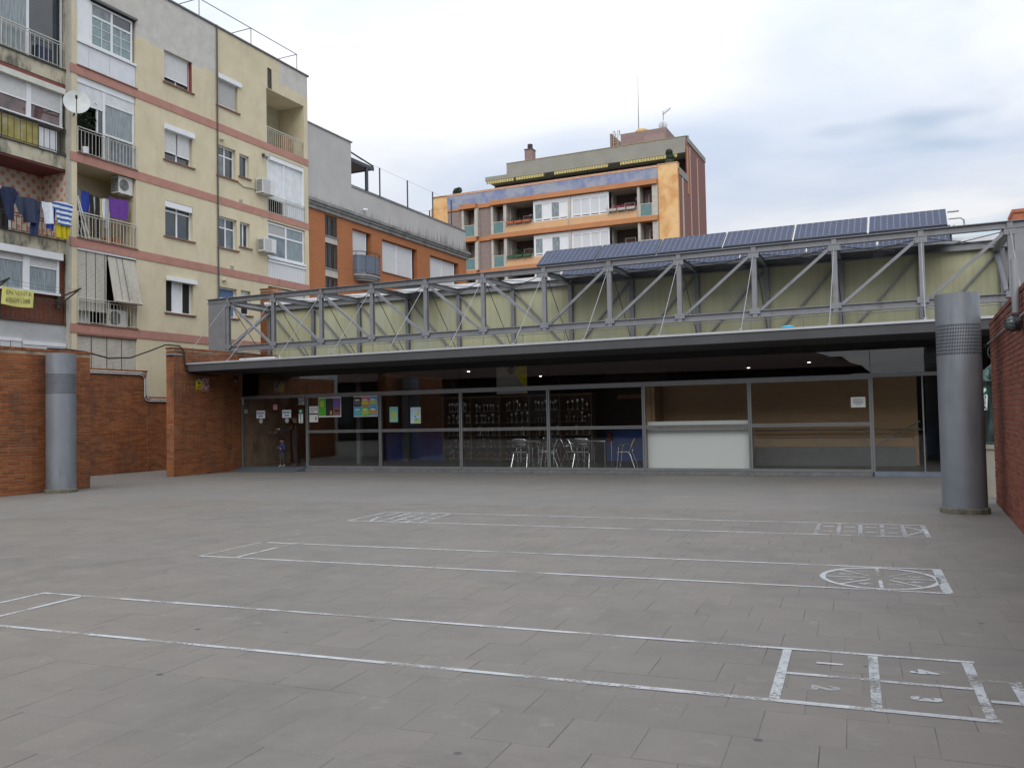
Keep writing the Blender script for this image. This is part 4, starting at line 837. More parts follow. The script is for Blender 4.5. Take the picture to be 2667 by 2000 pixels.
person(1.70, (-18.58, 23.12, .125), radians(-62), {-1: hang(-1), 1: [(.15, -.13, .68), (.12, -.27, .725), (.11, -.305, .73)]}, 'adult in a long dark coat inside the doorway, one hand at the door handle', [M_SKIN, M_DARKC, M_DARKT, M_SHOE], .40)
person(.95, (-19.02, 22.98, .125), radians(-12), {-1: [(-.15, -.04, .60), (-.09, -.16, .64), (-.055, -.17, .66)], 1: [(.15, -.02, .58), (.10, -.14, .60), (.05, -.165, .64)]}, 'small child in a dark blue jacket standing just inside the glass door', [M_SKIN, M('navy and blue jacket', (.02, .045, .16), .8, 0, .3, 9), M('grey green trousers', (.05, .065, .06), .85), flat('white trainers', (.5, .5, .5), .6)], .45, True)
# statue on its pedestal
t = T('pedestal', 'beige stone pedestal under the bronze statue behind the right column', 'pedestal', (1.45, 18.0, 0)); M_ST = M('beige stone', (.36, .33, .27), .85)
MB().box(1.08, 1.85, 17.68, 18.4, 0, .86).build('block', M_ST, t); MB().box(1.05, 1.88, 17.65, 18.43, .862, .93).build('cap', M_ST, t)
M_BRZ = M('green bronze', (.045, .075, .066), .45, .5, .35, 7, .3, 30); sx, sy = 1.47, 18.05
st = T('statue', 'green bronze robed figure holding out one hand, half hidden by the right column', 'statue', (sx, sy, .93))
mb = MB(); n = 40; prof = [(.30, 0), (.31, .06), (.27, .3), (.24, .6), (.225, .85), (.23, 1.05), (.25, 1.25), (.24, 1.38), (.15, 1.47), (.07, 1.50)]; vs = []
for j, (r, z) in enumerate(prof):
    for i in range(n):
        a = 2*pi*i/n; fold = 1+.09*max(0, 1-z/1.3)*sin(9*a+z*2)+.04*sin(14*a-z*3); vs.append((sx+r*fold*cos(a), sy+r*.8*fold*sin(a), .93+z))
mb.add(vs, [(j*n+i, j*n+(i+1) % n, (j+1)*n+(i+1) % n, (j+1)*n+i) for j in range(len(prof)-1) for i in range(n)]+[tuple(range(n-1, -1, -1))]); mb.build('robe', M_BRZ, st, True)
V = [((sx, sy, 2.34), .12), ((sx, sy, 2.44), .055), ((sx, sy-.02, 2.54), (.075, .09)), ((sx, sy-.02, 2.62), (.08, .095)), ((sx-.2, sy, 2.28), .09), ((sx-.27, sy-.12, 2.10), .085), ((sx-.25, sy-.33, 2.06), .055), ((sx-.25, sy-.41, 2.065), (.035, .02)), ((sx+.2, sy, 2.28), .09), ((sx+.27, sy-.05, 2.05), .08), ((sx+.2, sy-.25, 2.1), .05), ((sx+.17, sy-.33, 2.13), .03)]
E = [(0, 1), (1, 2), (2, 3), (0, 4), (4, 5), (5, 6), (6, 7), (0, 8), (8, 9), (9, 10), (10, 11)]
for f in (-.03, -.01, .01, .03):
    c = len(V); V += [((sx-.25+f, sy-.45, 2.07), .011), ((sx-.25+f*1.3, sy-.50, 2.075), .01), ((sx-.25+f*1.4, sy-.535, 2.065), .008)]; E += [(7, c), (c, c+1), (c+1, c+2)]
c = len(V); V += [((sx-.205, sy-.41, 2.085), .012), ((sx-.19, sy-.45, 2.10), .009)]; E += [(7, c), (c, c+1)]
me = skin('upper_body', V, E, [M_BRZ], lambda c: 0); o = bpy.data.objects.new('upper_body', me); COL.objects.link(o); o.parent = st; me.transform(Matrix.Translation(-Vector((sx, sy, .93))))
mb = MB().sphere((sx, sy+.02, 2.60), .115, 14, 8, .9, 1, 1.05); mb.sphere((sx, sy-.10, 2.50), .06, 10, 6, .9, .6, 1.4); mb.build('hair_and_beard', M_BRZ, st, True)
mb = MB(); mb.tube([(sx+.19*cos(2*pi*i/28), sy+.12, 2.62+.19*sin(2*pi*i/28)) for i in range(29)], .012, 6); mb.build('halo', M_BRZ, st, True)
MB().box(sx-.3, sx+.3, sy-.26, sy+.26, .931, .985).build('base', M_BRZ, st)
MB().box(1.55, 2.2, 19.05, 19.2, 0, 3.2).build('dark_wall', M_IWALL, label='dark wall strip behind the statue under the canopy', cat='wall', at=(1.9, 19.1, 0))
MB().box(1.10, 1.55, 19.0, 19.05, 1.2, 2.2).build('sign_board', flat('black board', (.01, .012, .012), .5), label='black board behind the statue carrying the right DEA sign', cat='board')
dea_sign(1.16, 18.99, 1.555, 'green and white DEA sign seen between the right column and the statue')
# ================================================================ left apartment block
M_WHITE = M('white window paint', (.70, .71, .72), .45, 0, .05, 4, 0); M_PANE = M('window glass', (.030, .042, .052), .05, 0, .3, 2, 0, spec=.9); M_PANEL = M('pale window glass', (.14, .17, .19), .06, 0, .4, 3, 0, spec=.8)
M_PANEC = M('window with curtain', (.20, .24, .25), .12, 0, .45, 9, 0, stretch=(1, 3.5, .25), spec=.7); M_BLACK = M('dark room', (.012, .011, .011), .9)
M_SHUT = m_stripes('roller shutter', 2, 22, (.62, .62, .60), (.38, .38, .37), .5, .4); M_SHUTG = m_stripes('grey roller shutter', 2, 24, (.42, .41, .39), (.30, .29, .28), .5, .3)
M_BAMB = m_stripes('cane blind', 2, 23, (.54, .51, .43), (.27, .25, .20), .8, .6, dirt=.35); M_RAIL = M('cream railing paint', (.50, .49, .43), .5, .1); M_RAILD = M('rusty railing', (.06, .05, .045), .6, .2)
M_BAND = M('dusty pink band', (.40, .20, .155), .8, 0, .12, 2.5, .1, dirt=((.26, .12, .10), (1, 1, .3), 2.5, .55, .5)); M_SILL = M('terracotta sill', (.22, .11, .075), .8); M_MET = M('ac casing', (.60, .60, .57), .5, 0, .06)
def m_cream():
    m, nt, bs = nodes('cream render'); v = pos(nt); x, y, z = sepxyz(nt, v)
    c = ramp(nt, noise(nt, v, 1.2, 6, .65), [(.3, (.545, .475, .32)), (.7, (.635, .56, .395))])
    st = ramp(nt, noise(nt, pos(nt, (1, 1.3, .35)), 1.1, 8, .72), [(.50, 0.0), (.78, .42)]); c = mix(nt, st, c, (.33, .30, .225))
    ns = mth(nt, 'MULTIPLY', mth(nt, 'SUBTRACT', noise(nt, v, 1.6, 5), .5), .7)
    g1 = mth(nt, 'MULTIPLY', mth(nt, 'GREATER_THAN', mth(nt, 'ADD', z, ns), 15.58), mth(nt, 'MULTIPLY', mth(nt, 'LESS_THAN', y, 26.36), mth(nt, 'GREATER_THAN', y, 19.9)))
    g2 = mth(nt, 'MULTIPLY', mth(nt, 'GREATER_THAN', mth(nt, 'ADD', z, mth(nt, 'MULTIPLY', ns, .25)), 16.55), mth(nt, 'GREATER_THAN', mth(nt, 'ADD', y, mth(nt, 'MULTIPLY', ns, .3)), 30.25))
    gr = ramp(nt, noise(nt, v, 2.4, 6, .7), [(.3, (.45, .43, .385)), (.7, (.58, .56, .515))]); c = mix(nt, mth(nt, 'MAXIMUM', g1, g2), c, gr)
    nt.links.new(c, bs.inputs['Base Color']); bs.inputs['Roughness'].default_value = .9; bs.inputs['Specular IOR Level'].default_value = .2; bump(nt, bs, noise(nt, v, 25, 5), .12); return m
M_CREAM = m_cream(); M_OLD = M('stained old render', (.47, .43, .32), .9, 0, .15, 1.5, .2, dirt=((.07, .068, .06), (1, 1.4, .55), 1.9, .47, .85))
M_CEILY = M('loggia render', (.42, .385, .26), .9)
B1 = T('apartment_block', 'cream five storey apartment block with pink bands at the left', 'building', (-30, 24, 0))
F1 = Face('X', -25.0); FA = Face('X', -25.2)
def part(F, name, mat, par, *bx):
    mb = MB()
    for b in bx: F.box(mb, *b)
    return mb.build(name, mat, par)
def window(F, par, a0, a1, z0, z1, d=.16, cols=2, tr=(), fw=.055, mat=None, pane=None, sill=True, muntin=0, name='window', panes=None):
    mat = mat or M_WHITE; pane = pane or M_PANE; mb = MB()
    F.box(mb, a0, a0+fw, d, d+.06, z0, z1); F.box(mb, a1-fw, a1, d, d+.06, z0, z1); F.box(mb, a0+fw, a1-fw, d, d+.06, z0, z0+fw); F.box(mb, a0+fw, a1-fw, d, d+.06, z1-fw, z1)
    As = [a0+fw]+[a0+(a1-a0)*i/cols for i in range(1, cols)]+[a1-fw]
    for a in As[1:-1]: F.box(mb, a-fw*.6, a+fw*.6, d+.004, d+.056, z0+fw, z1-fw)
    Zs = [z0+fw]+list(tr)+[z1-fw]
    for z in tr: F.box(mb, a0+fw, a1-fw, d+.008, d+.052, z-fw*.5, z+fw*.5)
    if muntin:
        for i in range(cols):
            s = (As[i+1]-As[i]); zz = Zs[0]; ze = Zs[1]
            F.box(mb, As[i]+s*.5-.01, As[i]+s*.5+.01, d+.02, d+.032, zz, ze)
            for q in range(1, muntin): F.box(mb, As[i], As[i+1], d+.021, d+.033, zz+(ze-zz)*q/muntin-.009, zz+(ze-zz)*q/muntin+.009)
    w_ = mb.build(name, mat, par); k = 0
    for i in range(cols):
        for j in range(len(Zs)-1):
            pm = panes[k % len(panes)] if panes else pane; k += 1
            F.box(MB(), As[i], As[i+1], d+.034, d+.044, Zs[j], Zs[j+1]).build('pane', pm, w_)
    if sill: F.box(MB(), a0-.08, a1+.10, -.07, d, z0-.055, z0-.005).build('sill', M_SILL, w_)
    return w_
_barm = {}
def railing(F, par, a0, a1, z0, z1, d=.0, n=14, mat=None, skip=()):
    mat = mat or M_RAIL; mb = MB()
    for z, h in ((z1-.02, .03), (z1-.11, .018), (z0+.06, .018)): F.box(mb, a0, a1, d-.015, d+.015, z-h/2, z+h/2)
    for a in (a0, (a0+a1)/2, a1): F.box(mb, a-.015, a+.015, d-.012, d+.012, z0, z1-.03)
    r = mb.build('railing', mat, par); h = round(z1-.12-z0-.06, 3); key = (h, mat.name)
    if key not in _barm:
        me = MB().box(-.0075, .0075, -.0075, .0075, 0, h).mesh('bar'); me.materials.append(mat); _barm[key] = me
    for i in range(1, n):
        a = a0+(a1-a0)*i/n
        put('bar', _barm[key], None, F.p(a, d, z0+.065), r)
    return r
def shutter(F, par, a0, a1, z0, z1, d, mat=None, box=None):
    s = part(F, 'roller_shutter', mat or M_SHUT, par, (a0, a1, d, d+.02, z0, z1)); F.box(MB(), a0, a1, d-.012, d, z0, z0+.04).build('bottom_bar', M_WHITE, s)
    if box: part(F, 'shutter_box', M_WHITE, s, (a0-.03, a1+.05, -.09, .10, z1, z1+box))
    return s
FL = [13.65, 10.68, 7.83, 4.98, 2.1]
holesR = [(19.98, 22.40, 13.65, 16.12, .30, 1), (19.98, 22.40, 10.68, 13.35, .55, 1), (19.98, 22.40, 7.83, 10.42, 1.35, 1), (19.98, 22.40, 4.98, 7.55, 1.0, 1), (19.98, 22.40, 2.1, 4.70, .4, 1)]
holesE = [(29.38, 31.93, 13.52, 16.08, 1.5, 1), (29.38, 31.93, 10.62, 13.20, .5, 1), (29.38, 31.93, 7.77, 10.30, .4, 1), (29.38, 31.93, 4.9, 7.45, .5, 1)]
wB = [(23.72, 25.09, 14.40, 15.60), (23.72, 25.10, 11.47, 12.74), (23.73, 25.10, 8.60, 9.93), (23.75, 25.10, 5.75, 7.00)]
wC = [(26.43, 27.62, 14.40, 15.66), (26.43, 27.46, 11.55, 12.80), (26.45, 27.50, 8.65, 9.90), (26.49, 27.48, 5.85, 7.05)]
wD = [(27.68, 28.26, 11.80, 12.75), (27.69, 28.28, 8.87, 9.90), (27.71, 28.30, 6.05, 7.06)]
mb = MB(); F1.wall(mb, 19.77, 32.20, 0, 17.55, holesR+holesE+wB+wC+wD, .22)
mb.quad((-25, 19.77, 0), (-27, 19.77, 0), (-27, 19.77, 17.55), (-25, 19.77, 17.55)); mb.quad((-25, 32.2, 0), (-36, 32.2, 0), (-36, 32.2, 17.55), (-25, 32.2, 17.55)); mb.quad((-25, 19.77, 17.55), (-25, 32.2, 17.55), (-36, 32.2, 17.55), (-36, 19.77, 17.55)); mb.quad((-36, 10, 0), (-36, 32.2, 0), (-36, 32.2, 17.55), (-36, 10, 17.55))
mb.build('wall', M_CREAM, B1)
part(F1, 'roof_edge', M('dark flashing', (.10, .10, .105), .6), B1, (15.0, 32.28, -.05, .25, 17.552, 17.62))
for z in FL[:4]:
    part(F1, 'pink_band', M_BAND, B1, (19.72, 32.22, -.025, -.002, z-.30, z+(-.16 if 0 else 0)))
    part(F1, 'slab_edge', M_SILL, B1, (19.96, 22.45, -.06, .02, z-.002, z+.03))
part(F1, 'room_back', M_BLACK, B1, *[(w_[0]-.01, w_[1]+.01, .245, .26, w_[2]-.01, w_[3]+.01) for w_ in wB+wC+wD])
# -- window column B
window(F1, B1, *wB[0], cols=2, d=.15); shutter(F1, B1, 23.78, 24.95, 14.62, 15.60, .10); part(F1, 'red_jamb', M('red jamb', (.26, .05, .03), .8), B1, (25.07, 25.088, .0, .14, 14.40, 15.6)); part(F1, 'lintel', M_CREAM, B1, (23.69, 25.13, -.015, .02, 15.6, 15.70))
window(F1, B1, *wB[1], cols=2, d=.14); shutter(F1, B1, 23.76, 24.36, 11.78, 12.6, .09); shutter(F1, B1, 24.42, 25.0, 11.76, 12.6, .09); part(F1, 'shutter_box', M_WHITE, B1, (23.70, 25.14, -.10, .12, 12.60, 12.79))
window(F1, B1, *wB[2], cols=2, d=.14, pane=M_PANE, tr=(9.58,)); part(F1, 'shutter_box', M_WHITE, B1, (23.74, 25.08, .01, .13, 9.70, 9.92))
window(F1, B1, *wB[3], cols=3, d=.14, panes=[M_BLACK, M_WHITE, M_BLACK]); part(F1, 'shutter_box', M_WHITE, B1, (23.78, 25.2, -.12, .10, 6.93, 7.08))
# -- drain pipe and column C, D
MB().tube([F1.p(26.40, -.05, z) for z in (2.5, 8, 13, 17.3, 17.62)], .03, 8).build('drain_pipe', M('dark drain pipe', (.07, .07, .065), .6), B1, True)
window(F1, B1, *wC[0], cols=1, d=.15, sill=True); shutter(F1, B1, 26.46, 27.58, 14.45, 15.52, .08, M_SHUTG); part(F1, 'shutter_box', M_WHITE, B1, (26.44, 27.78, -.09, .1, 15.50, 15.68))
window(F1, B1, *wC[1], cols=2, tr=(12.42,), d=.13, panes=[M_PANEL, M_PANE, M_PANE, M_PANE]); window(F1, B1, *wC[2], cols=2, tr=(9.48,), d=.13, panes=[M_PANE, M_PANEL, M_PANEL, M_PANE]); window(F1, B1, *wC[3], cols=1, d=.13, tr=(6.62,), panes=[M('blue fabric', (.10, .16, .28), .8), M('blue fabric', (.10, .16, .28), .8)])
window(F1, B1, *wD[0], cols=1, d=.13); window(F1, B1, *wD[1], cols=2, d=.13); window(F1, B1, *wD[2], cols=1, tr=(6.85,), d=.13, panes=[M_BLACK, M_WHITE])
for (a, z) in ((27.75, 10.66), (29.05, 10.35), (27.2, 7.83)): part(F1, 'vent_grille', M('vent grille', (.30, .29, .25), .7), B1, (a-.09, a+.09, -.02, .01, z-.02, z+.16))
for (a, z) in ((26.62, 13.02), (26.7, 7.33)): MB().cyl(F1.p(a, .02, z), F1.p(a+.02, -.18, z), .075, 14).build('flue_pipe', M('cream flue', (.5, .46, .34), .7), B1, True)
MB().tube([F1.p(a, -.03, z) for a, z in ((27.5, 11.52), (27.9, 11.38), (28.4, 11.42), (28.85, 11.40))], .014, 6).build('wall_cable', M_RAILD, B1)
part(F1, 'open_chase', M('broken chase', (.08, .065, .05), .95), B1, (29.46, 29.72, -.012, .05, 16.12, 17.0)); MB().tube([F1.p(29.52, -.03, 17.0), F1.p(29.66, -.03, 16.8), F1.p(29.66, -.03, 16.15)], .02, 6).build('loose_pipe', M_RAILD, B1)
# -- bay E
part(F1, 'loggia_wall', M_CEILY, B1, (29.40, 31.92, 1.44, 1.49, 13.55, 16.06)); window(F1, B1, 29.45, 29.95, 13.56, 15.2, d=1.36, cols=1, sill=False, pane=M_BLACK)
railing(F1, B1, 29.40, 31.92, 13.52, 14.42, .02, 18); part(F1, 'leaning_board', M('plywood', (.30, .18, .09), .8), B1, (31.0, 31.75, .55, .6, 13.56, 14.55))
for a0, a1 in ((29.45, 30.52), (30.60, 31.84)): part(F1, 'white_blind', M('white pvc blind', (.64, .66, .67), .5), B1, (a0, a1, .12, .14, 11.3 if a0 < 30 else 10.75, 13.0))
part(F1, 'enclosure_frame', M_WHITE, B1, (29.38, 29.45, .02, .14, 10.62, 13.2), (31.84, 31.92, .02, .14, 10.62, 13.2), (30.52, 30.60, .06, .15, 10.62, 13.0), (29.45, 31.84, .02, .14, 13.0, 13.19)); part(F1, 'room_back', M_BLACK, B1, (29.4, 31.9, .44, .46, 10.63, 13.1))
railing(F1, B1, 29.40, 31.92, 10.62, 11.42, -.02, 18); part(F1, 'white_panel', M('white pvc blind', (.64, .66, .67), .5), B1, (30.62, 31.84, .03, .05, 10.72, 11.36))
window(F1, B1, 29.42, 31.90, 8.74, 10.26, d=.06, cols=2, tr=(9.72,), sill=False, fw=.07, panes=[M_PANEL, M_SHUTG, M_PANEC, M_PANEC]); part(F1, 'white_cladding', m_stripes('white cladding', 1, 9, (.66, .66, .66), (.50, .50, .50), .5, .3), B1, (29.40, 31.92, .01, .05, 7.80, 8.52)); part(F1, 'cladding_trim', M_WHITE, B1, (29.38, 31.94, -.04, .06, 8.52, 8.60), (29.38, 31.94, -.06, .06, 8.64, 8.73))
shutter(F1, B1, 29.42, 31.90, 5.6, 7.40, .1); railing(F1, B1, 29.40, 31.92, 4.9, 5.8, .0, 18)
# -- bay R
part(F1, 'white_panel', M_WHITE, B1, (19.985, 20.55, .04, .09, 14.56, 16.1)); 
for a0, a1 in ((19.985, 20.45), (20.46, 21.30), (21.31, 22.39)): part(F1, 'parapet_panel', M('white panel', (.62, .64, .66), .55, 0, .06, 3, 0, dirt=((.35, .35, .35), (1, 1, .4), 3, .6, .4)), B1, (a0, a1, .02, .06, 13.69, 14.46))
part(F1, 'parapet_rail', M_WHITE, B1, (19.98, 22.42, -.04, .08, 14.47, 14.55)); window(F1, B1, 20.55, 22.30, 14.56, 16.08, d=.05, cols=2, tr=(15.62,), sill=False, muntin=3, fw=.07, panes=[M('greenish curtain glass', (.17, .25, .26), .12, 0, .3, 4, 0, spec=.7), M_PANEL, M('greenish curtain glass', (.17, .25, .26), .12), M_PANE]); part(F1, 'awning_case', M('dark awning case', (.12, .12, .12), .6), B1, (20.5, 22.42, -.10, .10, 16.12, 16.20))
for a0, a1, z0 in ((20.0, 21.06, 12.42), (21.16, 22.31, 12.70)): shutter(F1, B1, a0, a1, z0, 13.12, .08, M('white shutter', (.60, .62, .63), .5))
part(F1, 'shutter_box', M_WHITE, B1, (19.985, 22.39, .05, .15, 13.12, 13.34)); part(F1, 'enclosure_frame', M_WHITE, B1, (21.06, 21.16, .07, .14, 10.70, 13.12), (22.31, 22.39, .07, .14, 10.70, 13.12), (21.16, 22.31, .07, .14, 11.60, 11.68), (20.82, 20.88, .09, .14, 11.6, 12.42)); part(F1, 'pane', M_PANEC, B1, (21.16, 22.31, .10, .11, 11.68, 12.70)); part(F1, 'pane', M_PANEL, B1, (21.16, 22.31, .11, .12, 10.70, 11.60)); part(F1, 'pane', M_PANE, B1, (20.88, 21.06, .10, .11, 11.6, 12.42)); part(F1, 'room_back', M_BLACK, B1, (19.99, 22.39, .5, .52, 10.7, 13.3))
railing(F1, B1, 19.99, 22.40, 10.70, 11.60, -.02, 17)
part(F1, 'loggia_wall', M_BLACK, B1, (19.99, 21.3, 1.30, 1.33, 7.85, 9.7)); railing(F1, B1, 19.99, 22.40, 7.85, 8.74, -.02, 17)
for nm, a0, a1, z0, z1 in (('cane_blind', 20.0, 21.18, 5.45, 7.46), ):
    b = part(F1, nm, M_BAMB, B1, (a0, a1, .05, .07, z0, z1)); part(F1, 'cord', M_RAILD, b, *[(a, a+.012, .038, .05, z0, z1) for a in (20.36, 20.72, 21.1)])
mb = MB(); b0 = [F1.p(21.22, .04, 7.42), F1.p(22.38, .04, 7.42), F1.p(22.40, -.26, 5.86), F1.p(21.24, -.26, 5.86)]; b1_ = [(x-.02, y, z) for x, y, z in b0]; mb.add(b0+b1_, [(0, 1, 2, 3), (7, 6, 5, 4), (0, 4, 5, 1), (1, 5, 6, 2), (2, 6, 7, 3), (3, 7, 4, 0)]); mb.cyl(F1.p(21.24, -.27, 5.86), F1.p(22.40, -.27, 5.86), .05, 10); b = mb.build('cane_blind', M_BAMB, B1); MB().bar(F1.p(21.8, .02, 7.42), F1.p(21.85, -.30, 5.86), .012).bar(F1.p(21.55, .02, 7.42), F1.p(21.56, -.30, 5.86), .008).build('cord', M_RAILD, b)
part(F1, 'blind_rail', M_WHITE, B1, (19.99, 22.39, .0, .04, 7.46, 7.53)); railing(F1, B1, 19.99, 22.40, 4.99, 5.88, -.03, 17); part(F1, 'room_back', M_BLACK, B1, (19.99, 22.39, .9, .93, 4.99, 7.5)); part(F1, 'white_cupboard', M_WHITE, B1, (20.42, 20.85, .45, .8, 5.0, 5.62)); part(F1, 'shelf_unit', M('dark shelf', (.05, .045, .04), .7), B1, (21.5, 22.3, .5, .8, 5.0, 5.7))
b = part(F1, 'cane_blind', M_BAMB, B1, (19.99, 22.39, .05, .07, 2.2, 4.62)); part(F1, 'cord', M_RAILD, b, *[(a, a+.014, .036, .05, 2.2, 4.66) for a in (20.55, 21.17, 21.78)])
part(F1, 'flower_ledge', M_SILL, B1, (19.98, 22.4, -.03, .04, 4.62, 4.69))
# -- older left part
AZ = lambda z: 1.6+(z-1.6)*1.008
AL, AR = 15.2, 19.765
hA = [(AL, AR, 13.37, 16.2, .35, 1), (AL, AR, 10.51, 12.91, .35, 1), (AL, AR, 7.67, 10.07, 1.3, 1), (AL, AR, 4.90, 7.25, .30, 1), (AL, AR, 2.1, 4.41, .30, 1)]
mb = MB(); FA.wall(mb, 11.0, AR, 0, 17.5, hA, .3); mb.build('old_wall', M_OLD, B1); part(FA, 'pier_edge', M('grey worn render', (.40, .385, .33), .9), B1, (19.70, 19.764, -.19, .0, 0, 17.5))
for z in (13.37, 10.51, 7.67, 4.90): part(FA, 'slab_edge', M_RAILD, B1, (AL, 19.76, -.05, .03, z, z+.028))
window(FA, B1, 16.0, 19.72, 13.40, 16.15, d=.18, cols=3, sill=False, fw=.07, panes=[M_PANEC, M_PANEC, M_PANE]); railing(FA, B1, AL, 19.72, 13.40, 14.29, .0, 28); part(FA, 'dark_box', flat('navy cover', (.02, .03, .07), .6), B1, (18.75, 19.3, .08, .16, 13.40, 13.95))
part(FA, 'shutter_box', M('cream shutter box', (.58, .57, .50), .6), B1, (15.3, 19.62, -.12, .05, 12.53, 12.72)); part(FA, 'red_lintel', M('red lintel', (.20, .06, .045), .8), B1, (AL, 19.7, .02, .1, 12.73, 12.9))
for a0, a1, z0 in ((16.3, 18.32, 11.92), (18.48, 19.52, 11.90)): shutter(FA, B1, a0, a1, z0, 12.53, .03)
part(FA, 'enclosure_frame', M_WHITE, B1, (18.32, 18.48, .02, .1, 11.45, 12.53), (19.52, 19.60, .02, .1, 11.45, 12.53), (15.3, 19.6, -.02, .1, 11.38, 11.45)); part(FA, 'pane', M('reflecting glass', (.10, .06, .06), .05, 0, .9, 1.5, 0, spec=.9), B1, (16.3, 18.32, .06, .07, 11.45, 11.92)); part(FA, 'pane', M('reflecting glass', (.10, .06, .06), .05), B1, (18.48, 19.52, .06, .07, 11.45, 11.9))
part(FA, 'stained_panel', M('mossy yellow panel', (.36, .30, .08), .8, 0, .3, 3, .2, dirt=((.45, .44, .40), (1, 1, 1), 2.5, .5, .9)), B1, (15.3, 18.75, .03, .06, 10.54, 11.30)); part(FA, 'white_panel', M_WHITE, B1, (18.78, 19.42, .05, .08, 10.54, 11.26)); railing(FA, B1, AL, 19.72, 10.53, 11.40, -.03, 22, M_RAILD)
part(FA, 'room_back', M('greyish wall', (.30, .28, .24), .9), B1, (15.3, 19.7, .28, .30, 10.53, 12.9))
def m_flowers():
    m, nt, bs = nodes('flower tiles'); v = pos(nt); x, y, z = sepxyz(nt, v)
    cb = nn(nt, 'ShaderNodeCombineXYZ', {0: mth(nt, 'ADD', mth(nt, 'SUBTRACT', y, x), mth(nt, 'MULTIPLY', z, 0.0)), 1: z})
    r = nn(nt, 'ShaderNodeMapping', {0: cb.outputs[0]}); r.inputs['Scale'].default_value = (3.9, 3.9, 1); r.inputs['Rotation'].default_value = (0, 0, pi/4)
    s = sepxyz(nt, r.outputs[0]); fx = mth(nt, 'SUBTRACT', mth(nt, 'FRACT', s[0]), .5); fy = mth(nt, 'SUBTRACT', mth(nt, 'FRACT', s[1]), .5)
    d = mth(nt, 'SQRT', mth(nt, 'ADD', mth(nt, 'MULTIPLY', fx, fx), mth(nt, 'MULTIPLY', fy, fy)))
    c = ramp(nt, d, [(.09, (.50, .20, .14)), (.11, (.62, .45, .36)), (.15, (.52, .17, .12)), (.26, (.52, .17, .12)), (.30, (.58, .50, .40))]); nt.links.new(c, bs.inputs['Base Color']); bs.inputs['Roughness'].default_value = .4; return m
part(FA, 'tiled_wall', m_flowers(), B1, (AL, 19.74, 1.22, 1.28, 7.68, 10.05), (19.73, 19.755, .02, 1.22, 7.68, 10.0)); part(FA, 'red_ceiling', M('dark red ceiling', (.14, .035, .03), .8), B1, (AL, 19.74, .03, 1.28, 10.0, 10.06)); window(FA, B1, 17.0, 18.6, 7.70, 9.35, d=1.12, cols=2, sill=False, fw=.09, panes=[M_WHITE, M_BLACK]); railing(FA, B1, AL, 19.72, 7.69, 8.30, .0, 26, M_RAILD)
part(FA, 'brick_infill', M('dark brick infill', (.19, .065, .035), .85, 0, .3, 14, .3), B1, (AL, 19.76, .12, .16, 4.92, 7.2)); part(FA, 'shutter_box', M_WHITE, B1, (15.3, 19.52, -.14, .06, 7.0, 7.22))
for a0, a1, z0 in ((16.5, 18.2, 6.78), (18.42, 19.38, 6.68)): shutter(FA, B1, a0, a1, z0, 7.0, .02)
part(FA, 'enclosure_frame', M_WHITE, B1, (18.2, 18.42, .0, .09, 5.92, 7.0), (19.38, 19.47, .0, .09, 5.92, 7.0), (15.3, 19.5, -.04, .09, 5.84, 5.92)); part(FA, 'pane', M_PANEC, B1, (16.5, 18.2, .04, .05, 5.92, 6.78)); part(FA, 'pane', M_PANEC, B1, (18.42, 19.38, .04, .05, 5.92, 6.68)); railing(FA, B1, AL, 19.7, 4.94, 5.70, -.02, 28, M_RAILD)
part(FA, 'grey_slab_face', M('grey render', (.42, .43, .43), .85, 0, .1, 2, .1, dirt=((.3, .27, .2), (1, 1.5, .3), 2, .58, .5)), B1, (11, 19.765, -.008, -.001, 2.0, 4.89))
b = part(FA, 'white_blind', m_stripes('white slat blind', 2, 24, (.62, .65, .66), (.42, .44, .45), .6, .4), B1, (15.3, 18.12, -.04, -.012, 2.2, 4.26)); part(FA, 'cord', M_RAILD, b, *[(a, a+.012, -.05, -.04, 2.2, 4.26) for a in (16.4, 16.9, 17.4, 17.75)]); part(FA, 'white_blind', m_stripes('white slat blind', 2, 24, (.62, .65, .66), (.42, .44, .45), .6, .4), B1, (18.16, 19.68, -.04, -.012, 2.2, 4.18)); part(FA, 'blind_head', M_WHITE, B1, (15.3, 18.12, -.06, -.012, 4.262, 4.36), (18.16, 19.68, -.06, -.012, 4.182, 4.30))
# roof clothes rails
mb = MB()
for a in (22.6, 25.54, 28.5, 31.53): mb.cyl(F1.p(a, .05, 17.6), F1.p(a, .05, 18.36), .018, 6); mb.cyl(F1.p(a, .05, 18.36), F1.p(a, 1.6, 18.36), .018, 6); mb.cyl(F1.p(a, 1.6, 17.6), F1.p(a, 1.6, 18.36), .018, 6)
mb.cyl(F1.p(16, .05, 18.36), F1.p(31.53, .05, 18.36), .018, 6); mb.build('roof_frame', M('grey roof tube', (.14, .14, .16), .5, .3), B1)
